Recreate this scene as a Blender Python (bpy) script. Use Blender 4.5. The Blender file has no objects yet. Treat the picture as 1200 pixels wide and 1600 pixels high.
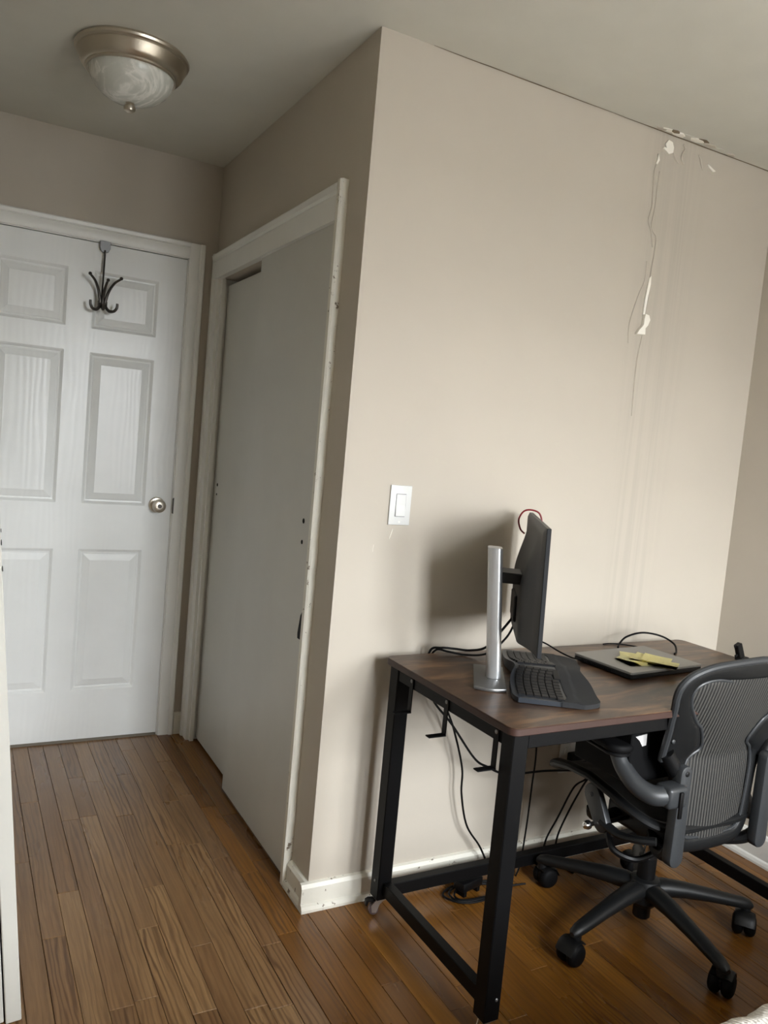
import bpy, bmesh, math, random
from mathutils import Vector, Matrix

# ------------------------------------------------------------------ camera, sky, exposure
SC = bpy.context.scene
COL = SC.collection
H, L, W = 2.4315, 1.413, 1.609          # ceiling height, entry wall y, right wall x
XL, YB = -1.03, -3.0                    # corridor left wall x, window wall y
XR0 = -2.2                              # far left of the room behind the camera

def cam_setup():
    f = 1242.34
    yaw, pitch, roll = 0.4985, -0.0841, 0.0906
    cy, sy, cp, sp = math.cos(yaw), math.sin(yaw), math.cos(pitch), math.sin(pitch)
    fwd = Vector((sy * cp, cy * cp, sp)); right = Vector((cy, -sy, 0)); up = right.cross(fwd)
    c, s = math.cos(roll), math.sin(roll)
    r2 = c * right + s * up; u2 = -s * right + c * up
    cam = bpy.data.cameras.new('camera'); o = bpy.data.objects.new('camera', cam); COL.objects.link(o)
    cam.sensor_fit = 'VERTICAL'; cam.sensor_height = 36.0; cam.lens = f / 1600 * 36.0
    cam.clip_start = 0.02
    m = Matrix(((r2.x, u2.x, -fwd.x, -0.938), (r2.y, u2.y, -fwd.y, -1.9746), (r2.z, u2.z, -fwd.z, 1.3431), (0, 0, 0, 1)))
    o.matrix_world = m
    SC.camera = o
cam_setup()

# overcast sky: luminance (1 + 2 sin e) / 3, grey ground below the horizon
SKY = 14.0
wd = bpy.data.worlds.new('overcast_sky'); SC.world = wd; wd.use_nodes = True
nt = wd.node_tree; nt.nodes.clear()
wo = nt.nodes.new('ShaderNodeOutputWorld'); wb = nt.nodes.new('ShaderNodeBackground')
tc = nt.nodes.new('ShaderNodeTexCoord'); sx = nt.nodes.new('ShaderNodeSeparateXYZ')
nt.links.new(tc.outputs['Generated'], sx.inputs[0])
ma = nt.nodes.new('ShaderNodeMath'); ma.operation = 'MULTIPLY_ADD'; ma.use_clamp = False
nt.links.new(sx.outputs['Z'], ma.inputs[0]); ma.inputs[1].default_value = 0.667; ma.inputs[2].default_value = 0.333
gt = nt.nodes.new('ShaderNodeMath'); gt.operation = 'GREATER_THAN'; nt.links.new(sx.outputs['Z'], gt.inputs[0]); gt.inputs[1].default_value = 0.0
mr = nt.nodes.new('ShaderNodeMix'); mr.data_type = 'FLOAT'
nt.links.new(gt.outputs[0], mr.inputs[0]); mr.inputs[2].default_value = 0.10; nt.links.new(ma.outputs[0], mr.inputs[3])
mu = nt.nodes.new('ShaderNodeMath'); mu.operation = 'MULTIPLY'; nt.links.new(mr.outputs[0], mu.inputs[0]); mu.inputs[1].default_value = SKY
wb.inputs['Color'].default_value = (0.95, 0.985, 1.02, 1)
nt.links.new(mu.outputs[0], wb.inputs['Strength']); nt.links.new(wb.outputs[0], wo.inputs[0])

# window openings in the wall behind the camera (x0, x1, z0, z1)
WINS = [(0.00, 0.58, 0.90, 2.20), (0.85, 1.42, 0.90, 1.85)]
for (x0, x1, z0, z1) in WINS:           # sampling portals lying in the window openings
    ld = bpy.data.lights.new('window_portal', 'AREA'); ld.shape = 'RECTANGLE'; ld.size = x1 - x0; ld.size_y = z1 - z0
    ld.cycles.is_portal = True
    lo = bpy.data.objects.new('window_portal', ld); COL.objects.link(lo)
    lo.location = ((x0 + x1) / 2, YB - 0.11, (z0 + z1) / 2); lo.rotation_euler = (math.radians(90), 0, 0)

SC.view_settings.view_transform = 'Standard'
SC.view_settings.look = 'None'
SC.view_settings.exposure = 3.1
SC.view_settings.gamma = 1.0
SC.view_settings.use_curve_mapping = False
try:
    SC.cycles.use_denoising = True
    SC.cycles.max_bounces = 12; SC.cycles.diffuse_bounces = 8; SC.cycles.transparent_max_bounces = 16
except Exception:
    pass

# ------------------------------------------------------------------ materials
def srgb(r, g, b):
    f = lambda c: (c / 255 / 12.92) if c / 255 <= 0.04045 else ((c / 255 + 0.055) / 1.055) ** 2.4
    return (f(r), f(g), f(b), 1)

class NT:
    def __init__(s, name):
        s.m = bpy.data.materials.new(name); s.m.use_nodes = True; s.t = s.m.node_tree; s.t.nodes.clear()
        s.out = s.n('ShaderNodeOutputMaterial'); s.b = s.n('ShaderNodeBsdfPrincipled'); s.l(s.b.outputs[0], s.out.inputs[0])
    def n(s, k, **kw):
        x = s.t.nodes.new(k)
        for a, v in kw.items(): setattr(x, a, v)
        return x
    def l(s, a, b): s.t.links.new(a, b)
    def coords(s, kind='Object', scale=(1, 1, 1), loc=None):
        c = s.n('ShaderNodeTexCoord'); mp = s.n('ShaderNodeMapping'); mp.inputs['Scale'].default_value = scale
        if loc is not None: s.l(loc, mp.inputs['Location'])
        s.l(c.outputs[kind], mp.inputs[0]); return mp.outputs[0]
    def noise(s, vec, scale, detail=3, rough=0.5, dist=0):
        x = s.n('ShaderNodeTexNoise'); x.inputs['Scale'].default_value = scale; x.inputs['Detail'].default_value = detail
        x.inputs['Roughness'].default_value = rough; x.inputs['Distortion'].default_value = dist; s.l(vec, x.inputs['Vector']); return x.outputs[0]
    def ramp(s, fac, stops):
        r = s.n('ShaderNodeValToRGB'); e = r.color_ramp.elements
        e[0].position, e[0].color = stops[0]; e[1].position, e[1].color = stops[-1]
        for p, c in stops[1:-1]:
            q = e.new(p); q.color = c
        s.l(fac, r.inputs[0]); return r.outputs[0]
    def mix(s, fac, a, b, mode='MIX'):
        x = s.n('ShaderNodeMix', data_type='RGBA', blend_type=mode)
        for v, i in ((fac, 0), (a, 6), (b, 7)):
            if hasattr(v, 'links'): s.l(v, x.inputs[i])
            else: x.inputs[i].default_value = v
        return x.outputs[2]
    def bump(s, h, strength=0.2, dist=0.002):
        x = s.n('ShaderNodeBump'); x.inputs['Strength'].default_value = strength; x.inputs['Distance'].default_value = dist
        s.l(h, x.inputs['Height']); s.l(x.outputs[0], s.b.inputs['Normal'])
    def set(s, color=None, rough=None, metal=None, spec=None):
        if color is not None:
            if hasattr(color, 'links'): s.l(color, s.b.inputs['Base Color'])
            else: s.b.inputs['Base Color'].default_value = color
        if rough is not None:
            if hasattr(rough, 'links'): s.l(rough, s.b.inputs['Roughness'])
            else: s.b.inputs['Roughness'].default_value = rough
        if metal is not None: s.b.inputs['Metallic'].default_value = metal
        if spec is not None: s.b.inputs['Specular IOR Level'].default_value = spec
        return s.m

BW = (0, 0, 0, 1); WH = (1, 1, 1, 1)
MT = {}

def plain(name, col, rough=0.5, metal=0.0, bump=None, spec=None, vary=0.06):
    t = NT(name); v = t.coords('Object')
    n = t.noise(v, 9.0, 4)
    c0 = tuple(x * (1 - vary) for x in col[:3]) + (1,); c1 = tuple(min(1, x * (1 + vary)) for x in col[:3]) + (1,)
    c = t.ramp(n, [(0.3, c0), (0.7, c1)])
    t.set(c, rough, metal, spec)
    if bump: t.bump(t.noise(v, bump[0], 3), bump[1], bump[2])
    MT[name] = t.m; return t.m

# painted walls (taupe), roller texture
def wall_paint(name, col, stains=False):
    t = NT(name); v = t.coords('Object')
    n = t.noise(v, 1.6, 4, 0.6)
    c = t.ramp(n, [(0.3, tuple(x * 0.965 for x in col[:3]) + (1,)), (0.7, tuple(min(1, x * 1.03) for x in col[:3]) + (1,))])
    if stains:
        sep = t.n('ShaderNodeSeparateXYZ'); t.l(v, sep.inputs[0])
        vs = t.coords('Object', (26, 1, 0.45)); st = t.noise(vs, 1.6, 5, 0.65)
        st = t.ramp(st, [(0.42, BW), (0.62, WH)])
        mx = t.n('ShaderNodeMapRange', interpolation_type='SMOOTHSTEP'); t.l(sep.outputs['X'], mx.inputs[0])
        mx.inputs[1].default_value = 0.93; mx.inputs[2].default_value = 1.06
        mx2 = t.n('ShaderNodeMapRange', interpolation_type='SMOOTHSTEP'); t.l(sep.outputs['X'], mx2.inputs[0])
        mx2.inputs[1].default_value = 1.30; mx2.inputs[2].default_value = 1.16
        m1 = t.n('ShaderNodeMath', operation='MULTIPLY'); t.l(mx.outputs[0], m1.inputs[0]); t.l(mx2.outputs[0], m1.inputs[1])
        m2 = t.n('ShaderNodeMath', operation='MULTIPLY'); t.l(m1.outputs[0], m2.inputs[0]); t.l(st, m2.inputs[1])
        m3 = t.n('ShaderNodeMath', operation='MULTIPLY'); t.l(m2.outputs[0], m3.inputs[0]); m3.inputs[1].default_value = 0.30
        c = t.mix(m3.outputs[0], c, tuple(x * 0.74 for x in col[:3]) + (1,))
    t.set(c, 0.62, 0, 0.35)
    t.bump(t.noise(v, 240, 2), 0.10, 0.001)
    MT[name] = t.m
WALLC = srgb(186, 178, 165)
wall_paint('wall_paint', WALLC)
wall_paint('wall_paint_stained', WALLC, True)
plain('ceiling_paint', srgb(200, 198, 188), 0.75, bump=(160, 0.08, 0.001), vary=0.02)
plain('plaster_white', srgb(238, 234, 224), 0.8, vary=0.03)
plain('plaster_brown', srgb(112, 98, 78), 0.9, vary=0.25)

def gloss_paint(name, col, rough=0.32, grain=0.0, chips=False, bumpy=0.06):
    t = NT(name); v = t.coords('Object')
    n = t.noise(v, 5.0, 5, 0.6)
    c = t.ramp(n, [(0.25, tuple(x * 0.955 for x in col[:3]) + (1,)), (0.75, tuple(min(1, x * 1.02) for x in col[:3]) + (1,))])
    if chips:
        k = t.noise(v, 34.0, 4, 0.7); kk = t.ramp(k, [(0.635, BW), (0.665, WH)])
        c = t.mix(kk, c, srgb(120, 108, 92))
    t.set(c, rough, 0, 0.5)
    if grain:
        vv = t.coords('Object', (1, 1, 0.2))
        w = t.n('ShaderNodeTexWave', wave_type='BANDS', bands_direction='X'); w.inputs['Scale'].default_value = 13
        w.inputs['Distortion'].default_value = 16; w.inputs['Detail'].default_value = 2; w.inputs['Detail Scale'].default_value = 0.55
        t.l(vv, w.inputs[0]); t.bump(w.outputs[1], grain, 0.0012)
    else:
        t.bump(t.noise(v, 60, 3), bumpy, 0.002)
    MT[name] = t.m
gloss_paint('trim_paint', srgb(230, 230, 225), 0.34, bumpy=0.15)
gloss_paint('trim_paint_chipped', srgb(222, 219, 207), 0.4, chips=True, bumpy=0.2)
gloss_paint('door_paint', srgb(232, 234, 232), 0.30, grain=0.10)
gloss_paint('door_panel_paint', srgb(232, 234, 232), 0.30, grain=0.16)
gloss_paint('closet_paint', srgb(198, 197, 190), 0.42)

def oak(name, cols, dark):
    t = NT(name)
    oi = t.n('ShaderNodeObjectInfo')
    off = t.n('ShaderNodeCombineXYZ')
    for i, k in enumerate((37.0, 91.0, 53.0)):
        m = t.n('ShaderNodeMath', operation='MULTIPLY'); t.l(oi.outputs['Random'], m.inputs[0]); m.inputs[1].default_value = k; t.l(m.outputs[0], off.inputs[i])
    g = t.n('ShaderNodeNewGeometry')
    ad = t.n('ShaderNodeVectorMath', operation='ADD'); t.l(g.outputs['Position'], ad.inputs[0]); t.l(off.outputs[0], ad.inputs[1])
    def mp(sc):
        x = t.n('ShaderNodeMapping'); x.inputs['Scale'].default_value = sc; t.l(ad.outputs[0], x.inputs[0]); return x.outputs[0]
    base = t.ramp(oi.outputs['Random'], [(i / 4, srgb(*c)) for i, c in enumerate(cols)])
    # cathedral grain: warped rings along the board
    wv = t.n('ShaderNodeTexWave', wave_type='BANDS', bands_direction='X'); wv.inputs['Scale'].default_value = 16
    wv.inputs['Distortion'].default_value = 14; wv.inputs['Detail'].default_value = 3; wv.inputs['Detail Scale'].default_value = 0.9; wv.inputs['Detail Roughness'].default_value = 0.6
    t.l(mp((1.35, 0.13, 1)), wv.inputs[0])
    gm = t.ramp(wv.outputs[1], [(0.0, WH), (0.55, BW)])
    fine = t.ramp(t.noise(mp((320, 9, 1)), 1.0, 4, 0.7), [(0.40, BW), (0.70, WH)])
    blot = t.noise(mp((5, 1.2, 1)), 1.0, 4, 0.6)
    c = t.mix(t.ramp(blot, [(0.3, (0.0, 0, 0, 1)), (0.8, (0.45, 0.45, 0.45, 1))]), base, srgb(*dark))
    s1 = t.n('ShaderNodeMath', operation='MULTIPLY'); t.l(gm, s1.inputs[0]); 
    gmask = t.ramp(t.noise(mp((11, 0.9, 1)), 1.0, 2, 0.5), [(0.36, (0.12,) * 3 + (1,)), (0.62, (0.78,) * 3 + (1,))]); t.l(gmask, s1.inputs[1])
    c = t.mix(s1.outputs[0], c, srgb(70, 44, 22))
    stk = t.ramp(t.noise(mp((75, 2.2, 1)), 1.0, 3, 0.6), [(0.38, BW), (0.66, WH)])
    s5 = t.n('ShaderNodeMath', operation='MULTIPLY'); t.l(stk, s5.inputs[0]); s5.inputs[1].default_value = 0.42
    c = t.mix(s5.outputs[0], c, srgb(*dark))
    s2 = t.n('ShaderNodeMath', operation='MULTIPLY'); t.l(fine, s2.inputs[0]); s2.inputs[1].default_value = 0.45
    c = t.mix(s2.outputs[0], c, srgb(104, 68, 36))
    ro = t.ramp(t.noise(mp((9, 2, 1)), 1.0, 3), [(0.3, (0.24,) * 3 + (1,)), (0.75, (0.40,) * 3 + (1,))])
    t.set(c, ro, 0, 0.45)
    t.bump(fine, 0.06, 0.0006)
    MT[name] = t.m
oak('oak_plank', [(110, 71, 20), (133, 88, 27), (117, 75, 22), (150, 102, 35), (126, 81, 26)], (80, 47, 12))
oak('oak_worn', [(130, 99, 66), (150, 118, 80), (136, 103, 68), (164, 131, 90), (143, 110, 73)], (98, 70, 43))
plain('subfloor', srgb(44, 28, 16), 0.9)

def rustic_top(name):
    t = NT(name)
    v = t.coords('Object', (2.2, 9.0, 9.0)); v2 = t.coords('Object', (9.0, 120.0, 1)); v3 = t.coords('Object', (3.0, 6.0, 1))
    a = t.noise(v, 1.5, 6, 0.62, 1.2)
    c = t.ramp(a, [(0.30, srgb(34, 25, 20)), (0.42, srgb(60, 44, 33)), (0.53, srgb(84, 63, 47)), (0.64, srgb(122, 92, 64)), (0.76, srgb(66, 48, 36))])
    b = t.ramp(t.noise(v2, 1.0, 4, 0.6), [(0.35, BW), (0.75, WH)])
    s2 = t.n('ShaderNodeMath', operation='MULTIPLY'); t.l(b, s2.inputs[0]); s2.inputs[1].default_value = 0.4
    c = t.mix(s2.outputs[0], c, srgb(66, 46, 33))
    k = t.ramp(t.noise(v3, 2.6, 3, 0.5, 0.6), [(0.60, BW), (0.74, WH)])
    s3 = t.n('ShaderNodeMath', operation='MULTIPLY'); t.l(k, s3.inputs[0]); s3.inputs[1].default_value = 0.55
    c = t.mix(s3.outputs[0], c, srgb(40, 27, 19))
    t.set(c, 0.36, 0, 0.5); t.bump(b, 0.05, 0.0005)
    MT[name] = t.m
rustic_top('rustic_wood')
plain('edge_band', srgb(54, 32, 24), 0.55, vary=0.2)
plain('black_steel', srgb(7, 7, 8), 0.5, 0.0, spec=0.18, bump=(300, 0.05, 0.0005))
plain('black_plastic', srgb(9, 9, 10), 0.45, spec=0.3)
plain('black_rubber', srgb(6, 6, 7), 0.65, spec=0.15)
plain('black_cable', srgb(5, 5, 6), 0.55, spec=0.2)
plain('graphite', srgb(46, 48, 50), 0.42, bump=(500, 0.08, 0.0004))
plain('graphite_dark', srgb(17, 18, 19), 0.45, spec=0.35, bump=(500, 0.08, 0.0004))
plain('monitor_shell', srgb(48, 48, 49), 0.5, bump=(700, 0.05, 0.0003))
plain('monitor_bezel', srgb(22, 25, 29), 0.4)
plain('screen_glass', srgb(10, 11, 13), 0.18)
plain('silver', srgb(196, 198, 200), 0.32, 0.85, vary=0.02)
plain('silver_dark', srgb(128, 128, 128), 0.38, 0.8, vary=0.02)
plain('chrome', srgb(215, 215, 215), 0.14, 1.0, vary=0.0)
plain('nickel', srgb(204, 196, 182), 0.33, 1.0, vary=0.02)
plain('bronze', srgb(74, 70, 66), 0.38, 0.7)
plain('caster_wheel', srgb(112, 96, 98), 0.45, 0.1)
plain('caster_metal', srgb(190, 182, 172), 0.28, 0.9)
plain('switch_white', srgb(214, 215, 213), 0.28, vary=0.01)
plain('laptop_grey', srgb(132, 130, 125), 0.42, 0.15, vary=0.02)
plain('laptop_dark', srgb(24, 25, 26), 0.4, 0.3)
plain('palm_rest', srgb(26, 27, 29), 0.85, bump=(900, 0.15, 0.0004))
plain('key_black', srgb(17, 17, 19), 0.5, spec=0.25)
plain('keyboard_base', srgb(38, 43, 50), 0.42)
plain('red_band', srgb(120, 16, 30), 0.5)
plain('paper_tag', srgb(186, 184, 182), 0.8)
plain('track_brown', srgb(70, 48, 30), 0.6)
plain('seat_mesh', srgb(12, 12, 12), 0.7)
plain('window_white', srgb(232, 232, 228), 0.4)
plain('bed_base', srgb(120, 110, 98), 0.8)
plain('sheet_white', srgb(226, 224, 218), 0.85)
plain('glass_lens', srgb(26, 26, 26), 0.1)

def note_yellow():
    t = NT('note_yellow'); v = t.coords('Object', (40, 300, 1))
    n = t.ramp(t.noise(v, 1.0, 4, 0.7), [(0.58, BW), (0.63, WH)])
    line = t.n('ShaderNodeTexWave', wave_type='BANDS', bands_direction='Y'); line.inputs['Scale'].default_value = 22
    t.l(t.coords('Object'), line.inputs[0])
    m = t.n('ShaderNodeMath', operation='MULTIPLY'); t.l(n, m.inputs[0]); t.l(t.ramp(line.outputs[1], [(0.5, BW), (0.8, (0.6, 0.6, 0.6, 1))]), m.inputs[1])
    t.set(t.mix(m.outputs[0], srgb(250, 244, 190), srgb(176, 166, 120)), 0.7); MT['note_yellow'] = t.m
note_yellow()

def alabaster():
    t = NT('alabaster_glass'); v = t.coords('Object', (1, 1, 1))
    n = t.noise(v, 7.0, 5, 0.55, 2.2)
    c = t.ramp(n, [(0.36, srgb(196, 198, 190)), (0.50, srgb(206, 207, 199)), (0.56, srgb(236, 235, 228)), (0.64, srgb(204, 206, 198))])
    t.set(c, 0.22, 0, 0.5); t.b.inputs['Transmission Weight'].default_value = 0.12
    t.b.inputs['Subsurface Weight'].default_value = 0.0
    MT['alabaster_glass'] = t.m
alabaster()

def stripe_mesh():
    t = NT('back_mesh'); v = t.coords('Object')
    sep = t.n('ShaderNodeSeparateXYZ'); t.l(v, sep.inputs[0])
    m = t.n('ShaderNodeMath', operation='MULTIPLY'); t.l(sep.outputs['X'], m.inputs[0]); m.inputs[1].default_value = 2 * math.pi / 0.0098
    s = t.n('ShaderNodeMath', operation='SINE'); t.l(m.outputs[0], s.inputs[0])
    mr = t.n('ShaderNodeMapRange'); t.l(s.outputs[0], mr.inputs[0]); mr.inputs[1].default_value = -0.5; mr.inputs[2].default_value = 0.5
    c = t.mix(mr.outputs[0], srgb(13, 13, 13), srgb(66, 65, 62))
    z = t.n('ShaderNodeMath', operation='MULTIPLY'); t.l(sep.outputs['Z'], z.inputs[0]); z.inputs[1].default_value = 2 * math.pi / 0.003
    zs = t.n('ShaderNodeMath', operation='SINE'); t.l(z.outputs[0], zs.inputs[0])
    t.set(c, 0.6); t.bump(mr.outputs[0], 0.6, 0.002); MT['back_mesh'] = t.m
stripe_mesh()

def knit():
    t = NT('knit_blanket'); v = t.coords('Object', (1, 1, 1))
    w = t.n('ShaderNodeTexWave', wave_type='BANDS', bands_direction='X'); w.inputs['Scale'].default_value = 40; w.inputs['Distortion'].default_value = 2.0
    t.l(v, w.inputs[0])
    n = t.noise(v, 140, 3)
    c = t.mix(n, srgb(206, 200, 190), srgb(236, 232, 224))
    ad = t.n('ShaderNodeMath', operation='ADD'); t.l(w.outputs[1], ad.inputs[0]); t.l(n, ad.inputs[1])
    t.set(c, 0.95); t.bump(ad.outputs[0], 0.7, 0.004); MT['knit_blanket'] = t.m
knit()

def pane():
    t = NT('window_glass'); t.t.nodes.remove(t.b)
    tr = t.n('ShaderNodeBsdfTransparent'); gl = t.n('ShaderNodeBsdfGlossy'); gl.inputs['Roughness'].default_value = 0.02
    mx = t.n('ShaderNodeMixShader'); mx.inputs[0].default_value = 0.06
    t.l(tr.outputs[0], mx.inputs[1]); t.l(gl.outputs[0], mx.inputs[2]); t.l(mx.outputs[0], t.out.inputs[0]); MT['window_glass'] = t.m
pane()

# ------------------------------------------------------------------ mesh helpers
def catmull(pts, n=8, closed=False):
    P = [Vector(p) for p in pts]; out = []; N = len(P)
    if N == 2: return P
    rng = range(N) if closed else range(N - 1)
    for i in rng:
        if closed: a, b, c, d = P[(i - 1) % N], P[i], P[(i + 1) % N], P[(i + 2) % N]
        else: a, b, c, d = P[max(i - 1, 0)], P[i], P[i + 1], P[min(i + 2, N - 1)]
        for k in range(n):
            t = k / n
            out.append(0.5 * ((2 * b) + (c - a) * t + (2 * a - 5 * b + 4 * c - d) * t * t + (3 * b - a - 3 * c + d) * t ** 3))
    if not closed: out.append(P[-1])
    return out

class MB:
    def __init__(s): s.bm = bmesh.new(); s.M = Matrix.Identity(4)
    def v(s, co): return s.bm.verts.new(s.M @ Vector(co))
    def f(s, vs):
        try: return s.bm.faces.new(vs)
        except ValueError: return None
    def box(s, x0, x1, y0, y1, z0, z1, bev=0.0, seg=1):
        V = [s.v(c) for c in ((x0, y0, z0), (x1, y0, z0), (x1, y1, z0), (x0, y1, z0), (x0, y0, z1), (x1, y0, z1), (x1, y1, z1), (x0, y1, z1))]
        F = [s.f([V[i] for i in q]) for q in ((3, 2, 1, 0), (4, 5, 6, 7), (0, 1, 5, 4), (1, 2, 6, 5), (2, 3, 7, 6), (3, 0, 4, 7))]
        if bev:
            E = set()
            for f in F: E |= set(f.edges)
            bmesh.ops.bevel(s.bm, geom=list(E), offset=bev, segments=seg, affect='EDGES', profile=0.5)
        return s
    def prism(s, poly, a, b, plane='xy', bev=0.0, seg=1):
        """extrude polygon (2D list) between a and b along the remaining axis"""
        def co(p, h): return {'xy': (p[0], p[1], h), 'xz': (p[0], h, p[1]), 'yz': (h, p[0], p[1])}[plane]
        A = [s.v(co(p, a)) for p in poly]; B = [s.v(co(p, b)) for p in poly]; n = len(poly)
        F = [s.f(A[::-1]), s.f(B)] + [s.f([A[i], A[(i + 1) % n], B[(i + 1) % n], B[i]]) for i in range(n)]
        F = [f for f in F if f]
        bmesh.ops.recalc_face_normals(s.bm, faces=F)
        if bev:
            E = [e for f in F[:2] for e in f.edges]
            bmesh.ops.bevel(s.bm, geom=list(set(E)), offset=bev, segments=seg, affect='EDGES', profile=0.5)
        return s
    def lathe(s, prof, n=32, closed_ends=True):
        rings = []
        for r, z in prof:
            if r < 1e-6: rings.append([s.v((0, 0, z))])
            else: rings.append([s.v((r * math.cos(2 * math.pi * k / n), r * math.sin(2 * math.pi * k / n), z)) for k in range(n)])
        F = []
        for A, B in zip(rings, rings[1:]):
            if len(A) == 1 and len(B) == 1: continue
            for k in range(n):
                k2 = (k + 1) % n
                if len(A) == 1: F.append(s.f([A[0], B[k], B[k2]]))
                elif len(B) == 1: F.append(s.f([A[k], A[k2], B[0]]))
                else: F.append(s.f([A[k], A[k2], B[k2], B[k]]))
        if closed_ends:
            if len(rings[0]) > 1: F.append(s.f(rings[0][::-1]))
            if len(rings[-1]) > 1: F.append(s.f(rings[-1]))
        bmesh.ops.recalc_face_normals(s.bm, faces=[f for f in F if f])
        return s
    def cyl(s, p0, p1, r, n=16, r1=None):
        p0, p1 = Vector(p0), Vector(p1); d = p1 - p0
        q = d.to_track_quat('Z', 'Y').to_matrix().to_4x4(); M0 = s.M
        s.M = M0 @ Matrix.Translation(p0) @ q
        s.lathe([(r, 0), (r1 if r1 is not None else r, d.length)], n); s.M = M0; return s
    def tube(s, pts, r, n=8, sub=8, closed=False, flat=None, rfun=None):
        P = catmull(pts, sub, closed) if sub > 1 else [Vector(p) for p in pts]
        N = len(P); rings = []; up = None
        for i in range(N):
            if closed: t = (P[(i + 1) % N] - P[i - 1]).normalized()
            else: t = (P[min(i + 1, N - 1)] - P[max(i - 1, 0)]).normalized()
            if up is None:
                up = Vector((0, 0, 1)) if abs(t.z) < 0.9 else Vector((0, 1, 0))
            up = (up - t * up.dot(t)).normalized(); sd = t.cross(up)
            rr = rfun(i / (N - 1)) if rfun else r
            a, b = (rr, rr) if flat is None else (rr, rr * flat)
            rings.append([s.v(P[i] + sd * (a * math.cos(2 * math.pi * k / n)) + up * (b * math.sin(2 * math.pi * k / n))) for k in range(n)])
        F = []
        for i in range(N if closed else N - 1):
            A, B = rings[i], rings[(i + 1) % N]
            for k in range(n): F.append(s.f([A[k], A[(k + 1) % n], B[(k + 1) % n], B[k]]))
        if not closed: F += [s.f(rings[0][::-1]), s.f(rings[-1])]
        bmesh.ops.recalc_face_normals(s.bm, faces=[f for f in F if f])
        return s
    def loft(s, rings, closed_u=True, caps=True):
        R = [[s.v(c) for c in r] for r in rings]; F = []
        for A, B in zip(R, R[1:]):
            n = len(A)
            for k in range(n if closed_u else n - 1): F.append(s.f([A[k], A[(k + 1) % n], B[(k + 1) % n], B[k]]))
        if caps and closed_u: F += [s.f(R[0][::-1]), s.f(R[-1])]
        bmesh.ops.recalc_face_normals(s.bm, faces=[f for f in F if f]); return s
    def grid(s, fn, nu, nv):
        G = [[s.v(fn(i / nu, j / nv)) for j in range(nv + 1)] for i in range(nu + 1)]
        for i in range(nu):
            for j in range(nv): s.f([G[i][j], G[i + 1][j], G[i + 1][j + 1], G[i][j + 1]])
        return s
    def mesh(s, name, mat, smooth=35):
        me = bpy.data.meshes.new(name); s.bm.to_mesh(me); s.bm.free()
        if mat: me.materials.append(MT[mat])
        if smooth:
            me.polygons.foreach_set('use_smooth', [True] * len(me.polygons))
            try: me.set_sharp_from_angle(angle=math.radians(smooth))
            except Exception: pass
        me.update(); return me
    def build(s, name, mat, parent=None, label=None, smooth=35):
        o = bpy.data.objects.new(name, s.mesh(name, mat, smooth)); COL.objects.link(o)
        if parent: o.parent = parent
        if label: o['label'] = label
        return o

def tag(o, label, cat, group=None, kind=None):
    o['label'] = label; o['category'] = cat
    if group: o['group'] = group
    if kind: o['kind'] = kind
    return o
def thing(name, label, cat, loc=(0, 0, 0), rz=0.0, group=None, kind=None):
    o = bpy.data.objects.new(name, None); o.empty_display_size = 0.05; COL.objects.link(o)
    o.location = loc; o.rotation_euler = (0, 0, rz); return tag(o, label, cat, group, kind)
def struct(o, label, cat): return tag(o, label, cat, None, 'structure')
def rrect(x0, x1, y0, y1, r, n=6):
    out = []
    for cx, cy, a0 in ((x1 - r, y1 - r, 0), (x0 + r, y1 - r, 90), (x0 + r, y0 + r, 180), (x1 - r, y0 + r, 270)):
        for k in range(n + 1):
            a = math.radians(a0 + 90 * k / n); out.append((cx + r * math.cos(a), cy + r * math.sin(a)))
    return out

random.seed(7)
# ------------------------------------------------------------------ floor
fl = struct(MB().box(XR0, W, YB, 0, -0.05, -0.019).box(XL, 0.8, 0, L, -0.05, -0.019).build('floor', 'subfloor', smooth=None),
            'worn oak strip floor running from the entry door into the room', 'floor')
PITCH, PW = 0.0572, 0.0566
cache = {}
def plank_mesh(w, ln, mat='oak_plank'):
    k = (round(w, 4), round(ln, 3), mat)
    if k not in cache:
        b = MB(); e = 0.0009
        lo = [(-w / 2, 0), (w / 2, 0), (w / 2, ln), (-w / 2, ln)]; hi = [(-w / 2 + e, e), (w / 2 - e, e), (w / 2 - e, ln - e), (-w / 2 + e, ln - e)]
        b.loft([[(x, y, -0.019) for x, y in lo], [(x, y, -e) for x, y in lo], [(x, y, 0) for x, y in hi]])
        cache[k] = b.mesh('plank', mat, smooth=None)
    return cache[k]
field = MB()
x = XR0 + 0.02
ncol = 0
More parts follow.
